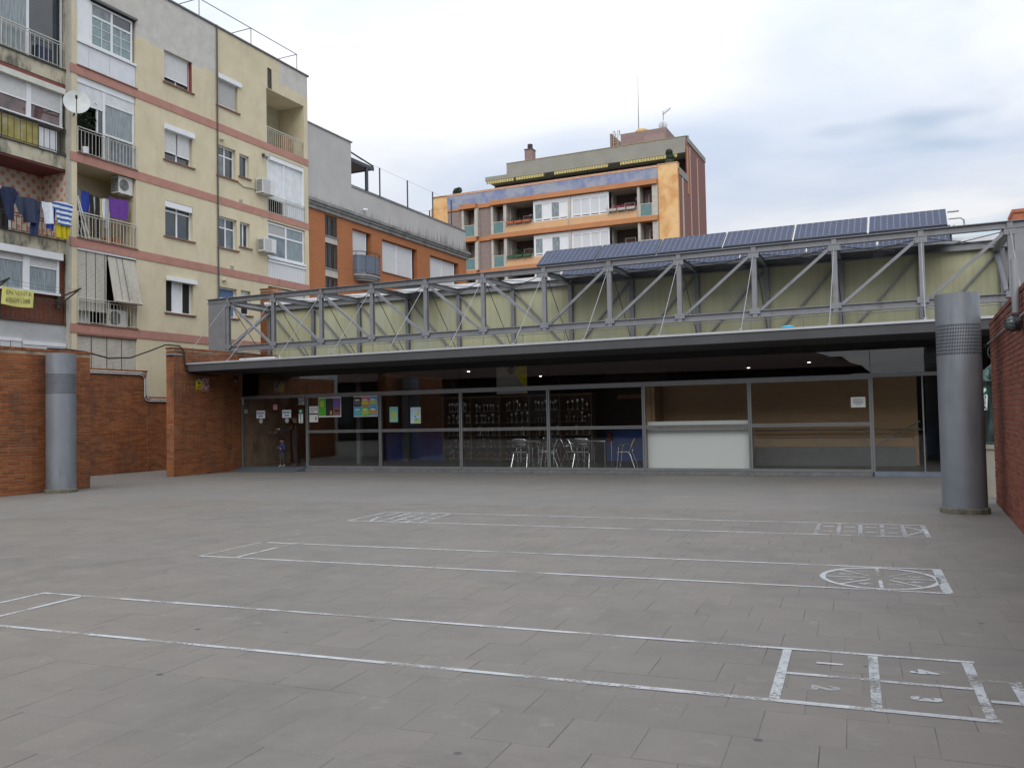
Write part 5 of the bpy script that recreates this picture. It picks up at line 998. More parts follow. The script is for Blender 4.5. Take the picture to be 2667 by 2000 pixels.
# ---------------------------------------------------------------- things on its balconies
def ac_unit(label, xo, y0, y1, z0, z1, dep, fan=True):
    """outdoor unit; front grille towards -Y side or +X"""
    t = T('air_conditioner', label, 'air conditioner', (xo, (y0+y1)/2, z0), 'outdoor air conditioning units')
    MB().box(xo-dep, xo, y0, y1, z0, z1).build('casing', M_MET, t); c = (xo+.004, y0+(y1-y0)*.38, (z0+z1)/2); r = min((z1-z0)*.42, (y1-y0)*.33)
    if not fan: MB().box(xo, xo+.006, y0+.05, y0+(y1-y0)*.62, z0+.05, z1-.05).build('front_panel', flat('grey ac panel', (.42, .42, .41), .5), t)
    else: MB().cyl((xo, c[1], c[2]), (xo+.006, c[1], c[2]), r, 20).build('fan_opening', flat('fan shadow', (.06, .06, .06), .7), t); mb = MB()
    for k in range(6 if fan else 0): rr = r*(k+1)/6; mb.tube([(xo+.01, c[1]+rr*cos(2*pi*i/20), c[2]+rr*sin(2*pi*i/20)) for i in range(21)], .004, 4)
    if fan: mb.build('fan_grille', M_MET, t)
    mb = MB()
    for k in range(9): mb.box(xo-dep+.03, xo-.03, y0-.008, y0, z0+.06+k*(z1-z0-.12)/9, z0+.06+(k+.55)*(z1-z0-.12)/9)
    mb.build('side_louvres', flat('louvre', (.10, .10, .10), .7), t); mb = MB(); mb.bar((xo-dep-.05, y0+.12, z0-.02), (xo, y0+.12, z0-.02), .03); mb.bar((xo-dep-.05, y1-.12, z0-.02), (xo, y1-.12, z0-.02), .03); mb.build('bracket', M_RAIL, t)
ac_unit('air conditioner on the upper right balcony enclosure of the cream block', -24.6, 28.62, 29.42, 11.30, 11.93, .34, False); ac_unit('air conditioner beside the lower right glazed bay of the cream block', -24.6, 28.68, 29.46, 8.82, 9.40, .34, False)
ac_unit('air conditioner hanging above the laundry in the second open loggia', -25.12, 21.75, 22.36, 9.78, 10.38, .36); ac_unit('air conditioner on the balcony floor below the cane blinds', -25.15, 21.3, 22.1, 5.02, 5.62, .34)
t = T('satellite_dish', 'white round satellite dish on the pier between the left balconies', 'satellite dish', (-24.85, 19.8, 12)); mb = MB(); C0 = Vector((-24.35, 19.45, 12.12)); nrm = Vector((.75, -.62, .28)).normalized(); e1 = nrm.cross(Vector((0, 0, 1))).normalized(); e2 = nrm.cross(e1); n = 28; vs = [tuple(C0-nrm*.09)]
for j in range(1, 7):
    r = .40*j/6
    for i in range(n): vs.append(tuple(C0+e1*r*cos(2*pi*i/n)+e2*r*sin(2*pi*i/n)*1.08-nrm*.09*(1-(r/.4)**2)))
fs = [(0, 1+i, 1+(i+1) % n) for i in range(n)]+[(1+j*n+i, 1+j*n+(i+1) % n, 1+(j+1)*n+(i+1) % n, 1+(j+1)*n+i) for j in range(5) for i in range(n)]; mb.add(vs, fs); mb.add([(v[0]-nrm.x*.012, v[1]-nrm.y*.012, v[2]-nrm.z*.012) for v in vs], fs); mb.build('reflector', M('dish white', (.50, .52, .50), .5), t, True)
MB().bar(C0+e2*.40-nrm*.02, C0+nrm*.38+e2*.12, .025).build('feed_arm', M_RAILD, t); MB().cyl(C0+nrm*.36+e2*.13, C0+nrm*.46+e2*.08, .035, 10).build('receiver', flat('dark receiver', (.05, .05, .05), .5), t); MB().cyl(C0-nrm*.09, (-25.0, 19.86, 11.9), .025, 8).cyl(C0-nrm*.09, (-25.0, 19.86, 12.15), .018, 8).build('mount', M_RAILD, t)
mb = MB(); mb.lathe([(.085, 0), (.11, .22), (.115, .22)], (-24.93, 20.25, 10.72), 16); t = T('bucket', 'white bucket hanging on the railing above the laundry loggia', 'bucket', (-24.93, 20.25, 10.7)); mb.build('pail', M_WHITE, t, True); MB().tube([(-24.93, 20.25+.11*cos(pi*i/10), 10.94+.13*sin(pi*i/10)) for i in range(11)], .006, 5).build('handle', M_RAILD, t)
def cloth(name, label, prof, x, mat, amp=.02, fr=9.0, cat='clothes', group=None, seed=0):
    """hanging cloth: prof = [(z, y0, y1)] from top to bottom"""
    pp = []
    for (za, a0, a1), (zb, b0, b1) in zip(prof, prof[1:]):
        for q in range(4): f = q/4; pp.append((za+(zb-za)*f, a0+(b0-a0)*f+.012*sin(7*(za+q*.1)+seed), a1+(b1-a1)*f+.014*sin(9*(za+q*.1)+seed)))
    prof = pp+[prof[-1]]; mb = MB(); n = 22; vs = []
    for z, y0, y1 in prof:
        for i in range(n+1):
            y = y0+(y1-y0)*i/n; k_ = 1-.75*(z-prof[-1][0])/(prof[0][0]-prof[-1][0]+1e-6); vs.append((x+1.6*amp*(sin(fr*2.2*y+seed+z*1.3)+.6*sin(fr*4.3*y+seed*2+z*2.1))*k_, y, z+.02*sin(8*y+seed)*(1.2-k_)+.012*sin(17*y+seed)*k_))
    m2 = len(prof); k = n+1; b = [(p[0]-.012, p[1], p[2]) for p in vs]
    fs = [(j*k+i, j*k+i+1, (j+1)*k+i+1, (j+1)*k+i) for j in range(m2-1) for i in range(n)]
    N = len(vs); fs2 = [tuple(N+q for q in reversed(f)) for f in fs]; edge = [i for i in range(k)]+[j*k+n for j in range(1, m2)]+[(m2-1)*k+i for i in range(n-1, -1, -1)]+[j*k for j in range(m2-2, 0, -1)]
    fe = [(edge[i], N+edge[i], N+edge[(i+1) % len(edge)], edge[(i+1) % len(edge)]) for i in range(len(edge))]
    mb.add(vs+b, fs+fs2+fe); return mb.build(name, mat, smooth=True, label=label, cat=cat, group=group)
def fab(n, c): return M(n+' cloth', c, .9, 0, .12, 6, .1)
NAVY = fab('navy', (.012, .02, .06)); gL = 'washing on the flowered balcony'; xl = -24.62
cloth('hanging_trousers', 'dark navy trousers at the left end of the flowered balcony line', [(8.86, 17.1, 17.5), (8.7, 17.05, 17.62), (8.3, 17.15, 17.5), (7.85, 17.3, 17.48)], xl, NAVY, group=gL)
cloth('hanging_jacket', 'crumpled navy jacket with grey lining on the flowered balcony line', [(8.66, 17.55, 18.3), (8.45, 17.5, 18.32), (8.15, 17.6, 18.25), (7.9, 17.85, 18.2)], xl+.03, fab('navy grey', (.03, .04, .075)), .04, 7, group=gL, seed=2)
cloth('hanging_jeans', 'long dark blue jeans hanging left of the white shorts', [(8.66, 18.05, 18.40), (8.2, 18.05, 18.38), (7.55, 18.05, 18.28)], xl-.03, fab('indigo', (.02, .035, .10)), group=gL, seed=1)
cloth('hanging_shorts', 'white shorts on the flowered balcony washing line', [(8.66, 18.38, 18.82), (8.5, 18.40, 18.84), (8.0, 18.50, 18.80)], xl+.01, fab('white', (.66, .70, .76)), group=gL, seed=3)
cloth('hanging_shirt', 'royal blue shirt peeping out behind the striped shirt', [(8.6, 18.6, 18.92), (8.2, 18.62, 18.9), (7.84, 18.62, 18.88)], xl-.05, fab('royal blue', (.02, .05, .30)), group=gL, seed=4)
M_STR = m_stripes('blue and white stripe', 2, 6.3, (.66, .70, .76), (.03, .10, .36), .9, 0, True)
cloth('striped_shirt', 'blue and white striped T-shirt on the flowered balcony line', [(8.78, 18.82, 19.46), (8.62, 18.74, 19.52), (8.5, 18.88, 19.44), (8.25, 18.92, 19.44), (8.04, 18.93, 19.45)], xl+.04, M_STR, .015, group=gL, seed=5)
cloth('yellow_towel', 'yellow towel hanging below the striped T-shirt', [(8.25, 18.95, 19.42), (7.9, 18.95, 19.40), (7.62, 18.96, 19.36)], xl-.02, fab('yellow', (.52, .43, .01)), .03, 16, cat='towel', group=gL, seed=6)
MB().tube([(xl, 16.6, 8.78), (xl, 18.1, 8.66), (xl, 19.55, 8.82)], .006, 5).build('washing_line', M_RAILD, label='thin washing line in front of the flowered balcony', cat='washing line', at=(xl, 18, 8.6))
gR = 'washing in the open right loggia'; xr = -25.14
for i, (nm, lb, prof, c) in enumerate((
 ('hanging_shirt', 'grey shirt at the far left of the loggia washing line', [(9.55, 20.02, 20.25), (9.0, 20.02, 20.28), (8.7, 20.04, 20.25)], (.12, .15, .17)),
 ('hanging_shirt', 'bright blue T-shirt on the loggia washing line', [(9.50, 20.30, 20.62), (9.2, 20.28, 20.60), (8.75, 20.32, 20.58)], (.02, .04, .28)),
 ('hanging_trousers', 'black trousers between blue and white shirts in the loggia', [(9.45, 20.60, 20.74), (8.6, 20.60, 20.76), (8.0, 20.62, 20.74)], (.01, .01, .012)),
 ('hanging_shirt', 'narrow white shirt left of the yellow one in the loggia', [(9.40, 20.72, 20.82), (9.1, 20.68, 20.84), (8.55, 20.70, 20.80)], (.6, .6, .56)),
 ('hanging_trousers', 'second pair of black trousers in the middle of the loggia line', [(9.40, 20.80, 20.98), (8.6, 20.80, 21.0), (8.0, 20.82, 20.98)], (.012, .012, .012)),
 ('hanging_shirt', 'pale yellow T-shirt on the loggia washing line', [(9.42, 20.95, 21.12), (9.2, 20.94, 21.14), (8.75, 20.98, 21.1)], (.55, .48, .22)),
 ('hanging_shirt', 'white vest right of the yellow T-shirt in the loggia', [(9.42, 21.08, 21.22), (9.0, 21.08, 21.24), (8.7, 21.1, 21.2)], (.62, .63, .65)),
 ('hanging_trousers', 'light grey trousers left of the purple sheet', [(9.44, 21.18, 21.4), (9.0, 21.2, 21.42), (8.42, 21.24, 21.36)], (.36, .36, .38)),
 ('purple_sheet', 'large purple sheet hanging in the open loggia', [(9.55, 21.36, 22.18), (9.2, 21.38, 22.18), (8.95, 21.42, 22.16), (8.84, 21.5, 22.1)], (.13, .04, .26)))):
    cloth(nm, lb, prof, xr-.03*(i % 2), fab(lb[:14], c), .015 if i < 8 else .008, group=gR, seed=i)
MB().tube([(xr, 19.99, 9.55), (xr, 21, 9.44), (xr, 22.39, 9.62)], .006, 5).build('washing_line', M_RAILD, label='thin washing line across the open right loggia', cat='washing line', at=(xr, 21, 9.4))
t = T('step_ladder', 'white folding step ladder leaning at the left of the open loggia', 'ladder', (-25.12, 20.3, 7.86)); mb = MB()
for x in (-25.12, -25.45): MB().bar((x, 20.05, 9.28), (x, 20.42, 7.87), .035).build('rail', M_WHITE, t); MB().bar((x+.02, 20.08, 9.28), (x+.02, 20.56, 7.87), .03).build('rail', M_WHITE, t)
for k in range(6): z = 8.05+k*.2; MB().box(-25.45, -25.12, 20.42-(z-7.87)*.262-.03, 20.42-(z-7.87)*.262+.03, z, z+.02).build('step', M_RAIL, t)
for lb, y, r, c in (('orange flower pot behind the loggia railing', 21.45, .16, (.5, .14, .04)), ('terracotta storage pot beside the orange pot in the loggia', 21.85, .2, (.34, .15, .07))):
    MB().lathe([(r*.7, 0), (r, r*1.6), (r*.9, r*1.6)], (-25.35, y, 7.86), 16).build('flower_pot', flat(lb[:10], c, .8), smooth=True, label=lb, cat='pot')
# hanging plants
def leaves(mb, c, ex, n, s, seed=1):
    rnd = random.Random(seed)
    for _ in range(n):
        p = Vector((c[0]+rnd.gauss(0, ex[0]), c[1]+rnd.gauss(0, ex[1]), c[2]+rnd.gauss(0, ex[2]))); a = Vector((rnd.uniform(-1, 1), rnd.uniform(-1, 1), rnd.uniform(-1, 1))).normalized(); b = a.cross(Vector((rnd.uniform(-1, 1), rnd.uniform(-1, 1), 1))).normalized(); L = s*rnd.uniform(.6, 1.3)
        mb.add([p-a*L, p+b*L*.4, p+a*L, p-b*L*.4], [(0, 1, 2, 3)])
def leaf_ball(mb, c, r, n, s, seed=1):
    rnd = random.Random(seed)
    for _ in range(n):
        d = Vector((rnd.gauss(0, 1), rnd.gauss(0, 1), rnd.gauss(0, 1))).normalized(); p = Vector(c)+d*r*rnd.uniform(.82, 1.04); a = (d+Vector((rnd.uniform(-1, 1), rnd.uniform(-1, 1), rnd.uniform(-1, 1)))).normalized(); b = a.cross(d+Vector((.1, .2, .3))).normalized(); L = s*rnd.uniform(.6, 1.2)
        mb.add([p-a*L, p+b*L*.5, p+a*L, p-b*L*.5], [(0, 1, 2, 3)])
M_LEAF = M('leaves', (.05, .085, .025), .6, 0, .4, 12, 0); M_LEAFD = M('dark leaves', (.022, .045, .018), .6, 0, .4, 12, 0)
t = T('hanging_plant', 'dark trailing plant hanging in the upper open window of the right bay', 'plant', (-25.15, 20.4, 11.7)); mb = MB(); leaves(mb, (-25.12, 20.45, 12.0), (.06, .2, .22), 260, .05, 3); mb.build('leaves', M_LEAFD, t); mb = MB(); leaves(mb, (-25.05, 20.12, 12.2), (.05, .06, .12), 60, .06, 4); mb.build('yellowing_leaves', M_LEAF, t); MB().tube([(-25.15, 20.4, 12.7), (-25.14, 20.42, 12.2), (-25.12, 20.45, 11.7)], .008, 5).build('stem', M_RAILD, t)
# for-sale banner and its line brackets
t = T('sale_banner', 'yellow handwritten EN VENTA banner on the brick balcony', 'banner', (-24.55, 17.6, 5.25)); mb = MB(); n = 12; vs = []
for (yt0, zt0, yt1, zt1) in ((17.10, 5.82, 18.12, 5.80), (17.06, 5.29, 18.09, 5.27)):
    for i in range(n+1): f = i/n; vs.append((-24.6+.02*sin(f*9), yt0+(yt1-yt0)*f, zt0+(zt1-zt0)*f-.03*sin(pi*f)))
k = n+1; vs2 = [(x-.008, y, z) for x, y, z in vs]; mb.add(vs+vs2, [(i, i+1, k+i+1, k+i) for i in range(n)]+[(2*k+k+i, 2*k+k+i+1, 2*k+i+1, 2*k+i) for i in range(n)]+[(i, 2*k+i, 2*k+i+1, i+1) for i in range(n)]+[(k+i+1, 3*k+i+1, 3*k+i, k+i) for i in range(n)]); mb.build('sheet', M('yellow banner', (.62, .58, .18), .7, 0, .15, 5, .2), t, True)
INK = flat('marker ink', (.03, .03, .028), .8)
for txt, sz, y, z in (('EN VENTA', .19, 17.62, 5.66), ('606095388', .215, 17.585, 5.43)):
    me = text_mesh(txt, sz, .002, bold=-.0045); o = put('handwriting', me, INK, (-24.572, y, z), t, (pi/2, 0, pi/2)); o.rotation_euler = (pi/2, radians(-1.5), pi/2); o.scale = (.93 if len(txt) < 9 else .83, 1, 1)
for lb, y in (('dark folding washing line bracket at the right of the sale banner', 19.45), ('dark folding washing line bracket above the sale banner', 17.0)):
    mb = MB(); mb.bar((-25.2, y, 5.78), (-24.3, y+.12, 6.04), .04); mb.bar((-25.2, y+.02, 5.55), (-24.4, y+.12, 6.0), .035); mb.box(-25.26, -25.18, y-.05, y+.06, 5.45, 5.85); mb.build('line_bracket', M_RAILD, label=lb, cat='bracket')
mb = MB()
for k, f in enumerate((.35, .6, .85)): mb.tube([(-25.2+.9*f, 17.05, 5.80+.26*f), (-25.2+.9*f, 18.3, 5.74+.26*f), (-25.2+.9*f, 19.5, 5.79+.26*f)], .004, 4)
mb.build('washing_line', M_RAILD, label='three empty washing lines between the brackets over the sale banner', cat='washing line')
t = T('floodlight', 'small round floodlight beside the white blinds of the right bay', 'lamp', (-24.9, 29.15, 12.9)); MB().box(-24.99, -24.9, 29.05, 29.15, 12.98, 13.1).build('bracket', M_RAILD, t); MB().cyl((-24.92, 29.15, 13.0), (-24.75, 29.2, 12.9), .06, 14, .1).build('shade', flat('grey lamp', (.15, .15, .15), .5), t, True); MB().cyl((-24.752, 29.2, 12.902), (-24.742, 29.203, 12.896), .09, 14).build('lens', M_WHITE, t)
# ================================================================ orange brick house beside it
F2 = Face('X', -25.15); B2 = T('brick_house', 'orange brick house with streaked grey parapet in the middle left', 'building', (-30, 40, 0))
def m_obrick():
    m, nt, bs = nodes('orange brick'); v = pos(nt); x, y, z = sepxyz(nt, v); cb = nn(nt, 'ShaderNodeCombineXYZ', {0: y, 1: z})
    bt = nn(nt, 'ShaderNodeTexBrick', {'Vector': cb.outputs[0], 'Scale': 1.0, 'Mortar Size': .006, 'Brick Width': .29, 'Row Height': .065, 'Mortar Smooth': .2}); bt.inputs['Color1'].default_value = (.36, .125, .042, 1); bt.inputs['Color2'].default_value = (.41, .145, .05, 1); bt.inputs['Mortar'].default_value = (.36, .16, .07, 1)
    c = mix(nt, .4, bt.outputs[0], ramp(nt, noise(nt, v, 1.1, 5), [(.3, .7), (.7, 1.0)]), 'MULTIPLY'); nt.links.new(c, bs.inputs['Base Color']); bs.inputs['Roughness'].default_value = .85; return m
def m_streak():
    m, nt, bs = nodes('streaked grey render'); v = pos(nt); x, y, z = sepxyz(nt, v)
    c = ramp(nt, noise(nt, v, .8, 5), [(.3, (.40, .385, .37)), (.7, (.47, .455, .435))])
    s = noise(nt, pos(nt, (1, 3.2, .16)), 1.5, 6, .72)                                # black water streaks rising from the cornice
    hgt = mth(nt, 'SUBTRACT', 1.0, mth(nt, 'MULTIPLY', mth(nt, 'SUBTRACT', z, 11.95), .75)); q = mth(nt, 'ADD', mth(nt, 'MULTIPLY', hgt, .28), mth(nt, 'MULTIPLY', s, .8)); wet = mth(nt, 'ADD', q, mth(nt, 'MULTIPLY', mth(nt, 'SUBTRACT', y, 42), .008))
    c = mix(nt, ramp(nt, wet, [(.60, 0.0), (.78, .85)]), c, (.085, .08, .075)); nt.links.new(c, bs.inputs['Base Color']); bs.inputs['Roughness'].default_value = .9; return m
M_OB, M_STK, M_CORN = m_obrick(), m_streak(), M('cornice stone', (.24, .235, .225), .9, 0, .2, 2, .1, dirt=((.07, .07, .068), (1, 1, 1), 1.5, .5, .6))
h2 = [(33.62, 34.58, 10.46, 11.45), (33.62, 34.58, 8.90, 10.10), (33.62, 34.58, 7.2, 8.48), (35.86, 37.52, 8.92, 11.20, .28), (38.52, 42.10, 9.40, 11.14, .34), (43.52, 47.02, 9.0, 11.10, .34)]
mb = MB(); F2.wall(mb, 32.21, 48.05, 0, 11.52, h2, .2); mb.quad(F2.p(48.05, 0, 0), F2.p(48.05, 12, 0), F2.p(48.05, 12, 11.5), F2.p(48.05, 0, 11.5)); mb.build('wall', M_OB, B2)
mb = MB(); F2.box(mb, 32.21, 35.82, .0, 6, 11.98, 15.50); mb.build('upper_block', M_STK, B2); part(F2, 'parapet', M_STK, B2, (35.825, 48.05, .02, .25, 11.98, 13.28)); part(F2, 'block_coping', M_CORN, B2, (32.21, 35.90, -.05, 6.05, 15.502, 15.56)); part(F2, 'parapet_coping', M_CORN, B2, (35.83, 48.1, -.02, .29, 13.282, 13.33))
part(F2, 'cornice', M_CORN, B2, (32.21, 48.2, -.10, .1, 11.525, 11.70), (32.21, 48.25, -.17, .1, 11.702, 11.82), (32.21, 48.3, -.24, .1, 11.822, 11.90), (32.21, 48.3, -.20, .1, 11.902, 11.975)); part(F2, 'roof_deck', M_CORN, B2, (35.83, 48.0, .25, 12, 12.3, 12.4))
for z0, z1 in ((10.46, 11.45), (8.90, 10.10), (7.2, 8.48)):
    w_ = window(F2, B2, 33.62, 34.58, z0, z1, d=.14, cols=2, sill=False, fw=.06, pane=M_PANE, mat=M('grey frame', (.2, .2, .2), .5)); 
    for k in range(9): F2.box(MB(), 33.66+k*.107, 33.685+k*.107, .0, .02, z0+.02, z1-.02).build('bar', M_RAILD, w_)
    F2.box(MB(), 33.58, 34.62, -.05, .02, z0-.06, z0-.01).build('sill', M_CORN, w_)
part(F2, 'pale_spandrel', M('pale spandrel', (.46, .43, .39), .85), B2, (33.62, 34.58, -.004, .03, 10.11, 10.39)); part(F2, 'pale_spandrel', M('pale spandrel', (.46, .43, .39), .85), B2, (33.62, 34.58, -.004, .03, 8.49, 8.83))
M_SH2 = m_stripes('white roller shutter', 2, 16, (.62, .62, .62), (.52, .52, .52), .5, .25)
for a0, a1, z0, z1, cols in ((35.9, 37.24, 8.95, 11.18, 1), (38.56, 41.74, 9.44, 11.10, 2), (43.56, 46.68, 9.04, 11.06, 2)):
    for i in range(cols):
        p, q = a0+(a1-a0)*i/cols, a0+(a1-a0)*(i+1)/cols; part(F2, 'roller_shutter', M_SH2, B2, (p+.04, q-.04, .2, .22, z0, z1))
    part(F2, 'window_frame', M_WHITE, B2, *[(a0+(a1-a0)*i/cols-.04, a0+(a1-a0)*i/cols+.04, .16, .25, z0, z1) for i in range(cols+1)]); part(F2, 'room_back', M_BLACK, B2, (a0-.02, a1+.4, .26, .28, z0-.02, z1+.02)); part(F2, 'sill', M_SILL, B2, (a0-.06, a1+.45, -.05, .15, z0-.08, z0-.03))
# rounded balcony
bx, by, br = -25.15, 36.9, 1.08
def bal(z0, z1, r0, mat, name, nn_=24):
    mb = MB(); pts = [(bx+.62*r0*sin(pi*i/nn_), by-r0*cos(pi*i/nn_)) for i in range(nn_+1)]; n = len(pts); vs = [(x, y, z0) for x, y in pts]+[(x, y, z1) for x, y in pts]; mb.add(vs, [(i, i+1, n+i+1, n+i) for i in range(n-1)]+[tuple(range(n-1, -1, -1)), tuple(range(n, 2*n))]); return mb.build(name, mat, bl)
bl = MB().box(bx, bx+.05, by-.9, by+.9, 8.66, 8.70).build('balcony', M_CORN, B2); bal(8.60, 8.70, .85, M_CORN, 'corbel'); bal(8.702, 8.80, .95, M_CORN, 'corbel'); bal(8.802, 8.92, 1.04, M_CORN, 'balcony_slab')
def m_perf():
    m, nt, bs = nodes('perforated blue grey sheet'); v = pos(nt); x, y, z = sepxyz(nt, v); fy = mth(nt, 'SUBTRACT', mth(nt, 'FRACT', mth(nt, 'MULTIPLY', y, 6)), .5); fz = mth(nt, 'SUBTRACT', mth(nt, 'FRACT', mth(nt, 'MULTIPLY', z, 7)), .5); d = mth(nt, 'ADD', mth(nt, 'MULTIPLY', fy, fy), mth(nt, 'MULTIPLY', fz, fz)); edge = mth(nt, 'GREATER_THAN', mth(nt, 'ABSOLUTE', mth(nt, 'SUBTRACT', z, 9.42)), .24)
    c = mix(nt, mth(nt, 'MULTIPLY', mth(nt, 'LESS_THAN', d, .035), edge), (.115, .14, .18), (.03, .035, .045)); nt.links.new(c, bs.inputs['Base Color']); bs.inputs['Roughness'].default_value = .4; bs.inputs['Metallic'].default_value = .3; return m
mb = MB(); n = 24; pts = [(bx+.62*1.02*sin(pi*i/n), by-1.02*cos(pi*i/n)) for i in range(n+1)]; vs = [(x, y, 8.98) for x, y in pts]+[(x, y, 9.86) for x, y in pts]; mb.add(vs, [(i, i+1, n+1+i+1, n+1+i) for i in range(n)]); mb.build('balcony_sheet', m_perf(), bl, True); MB().tube([(x, y, 10.03) for x, y in pts], .022, 6).build('handrail', M_RAILD, bl, True); mb = MB()
for i in (2, 7, 12, 17, 22): mb.cyl((pts[i][0], pts[i][1], 8.95), (pts[i][0], pts[i][1], 10.02), .014, 6)
mb.build('baluster', M_RAILD, bl)
M_DKS = M('dark blue steel', (.045, .055, .07), .45, .3)
pg = part(F2, 'pergola', M_DKS, B2, (35.84, 37.95, .05, .15, 14.62, 14.80)); part(F2, 'roof_panel', M('brown slats', (.10, .07, .05), .7), pg, (35.84, 37.9, .16, 3.2, 14.68, 14.72)); part(F2, 'post', M_DKS, pg, (37.24, 37.42, .06, .16, 13.33, 14.62)); MB().bar(F2.p(35.84, .3, 15.22), F2.p(37.95, .1, 14.86), .06).bar(F2.p(35.84, .3, 15.22), F2.p(35.84, .3, 14.8), .05).bar(F2.p(37.9, .1, 14.7), F2.p(37.9, 3.2, 14.7), .1).bar(F2.p(35.9, 3.2, 14.7), F2.p(37.9, 3.2, 14.7), .12).build('brace', M_DKS, pg)
fe = MB().bar(F2.p(35.86, .1, 13.42), F2.p(48, .1, 13.38), .035).build('roof_fence', M_DKS, B2)
for a in (38.54, 41.32, 44.13, 46.4): F2.box(MB(), a-.025, a+.025, .07, .13, 13.33, 14.93).build('post', M_DKS, fe)
for d_, a in ((2.5, 47.9), (5.0, 47.9), (7.5, 47.9)): F2.box(MB(), a-.03, a+.03, d_-.03, d_+.03, 12.4, 14.9).build('post', M_DKS, fe)
mb = MB(); mb.cyl(F2.p(36.0, .1, 14.92), F2.p(47.9, .1, 14.9), .006, 4); mb.cyl(F2.p(47.9, .1, 14.9), F2.p(47.9, 9, 14.9), .006, 4); mb.build('top_wire', M_DKS, fe)
MB().cyl(F2.p(36.85, .0, 12.33), F2.p(36.9, -.22, 12.30), .07, 10).build('wall_camera', M_WHITE, B2, True)
# ================================================================ blue frieze apartment house
Y3 = 67.0; F3 = Face('Y', Y3); B3 = T('apartment_house', 'orange apartment house with a blue painted frieze and roof terrace', 'building', (-26, 70, 0))
def m_marble(name, cols, sc, dist=1.6):
    m, nt, bs = nodes(name); v = pos(nt); c = ramp(nt, noise(nt, v, sc, 7, .62, dist), [(.30, cols[0]), (.45, cols[1]), (.58, cols[2]), (.70, cols[3])]); nt.links.new(c, bs.inputs['Base Color']); bs.inputs['Roughness'].default_value = .6; return m
M_BLUEM = m_marble('blue painted frieze', [(.13, .165, .34), (.20, .235, .36), (.30, .32, .36), (.24, .28, .40)], .9, .35); M_ORM = m_marble('orange painted panel', [(.56, .26, .09), (.68, .40, .16), (.74, .48, .22), (.70, .40, .20)], .8, .5)
M_OR3 = M('orange render', (.46, .195, .08), .8, 0, .08, 1.2); M_OR3L = M('pale orange render', (.60, .36, .19), .8, 0, .06, 1.2); M_BR3 = M('taupe render', (.25, .195, .175), .85); M_BE3 = M('beige pillar', (.46, .425, .37), .8); M_GR3 = M('grey green render', (.27, .262, .225), .9, 0, .1, 1.0); M_RED3 = M('maroon brick', (.215, .088, .068), .85, 0, .12, 14); M_SHB = m_stripes('brown shutter', 2, 14, (.19, .095, .06), (.12, .06, .04), .7, 0)
mb = MB(); mb.box(-36.8, -16.22, Y3+1.72, 76.8, 0, 20.0); mb.build('core', M_BR3, B3)
mb = MB(); mb.box(-16.2, -16.1, Y3+.3, 76.88, 0, 21.0); mb.box(-16.2, -16.1, 69.95, 76.88, 21.0, 24.0); mb.build('side_wall', M_RED3, B3)
MB().box(-16.10, -16.06, 68.0, 68.35, 0, 20.4).build('side_strip', M_BE3, B3); MB().box(-16.10, -16.06, 70.9, 71.05, 0, 23.6).build('side_strip', M_BE3, B3); MB().box(-16.10, -16.06, 73.6, 73.75, 0, 23.4).build('side_strip', M_BE3, B3); MB().box(-16.10, -16.05, 69.9, 70.3, 19.5, 23.4).build('side_strip', M_OR3, B3); MB().box(-16.10, -16.05, 67.2, 69.9, 20.45, 21.0).build('side_parapet', M_GR3, B3)
part(F3, 'painted_panel', M_ORM, B3, (-17.74, -16.18, -.12, .5, 0, 21.32)); part(F3, 'painted_panel', M_ORM, B3, (-38.32, -36.84, .0, 4, 0, 21.28), (-39.4, -38.33, 1.5, 5, 0, 20.75))
part(F3, 'frieze', M_BLUEM, B3, (-36.83, -17.76, -.05, .25, 20.02, 21.18)); part(F3, 'coping', M('peach coping', (.66, .38, .25), .8), B3, (-38.36, -17.75, -.10, .5, 21.285, 21.34), (-36.83, -17.76, -.08, .4, 21.182, 21.28), (-17.76, -16.14, -.16, .5, 21.322, 21.38))
part(F3, 'terrace_floor', M_GR3, B3, (-38, -16.2, .3, 9, 20.6, 20.7))
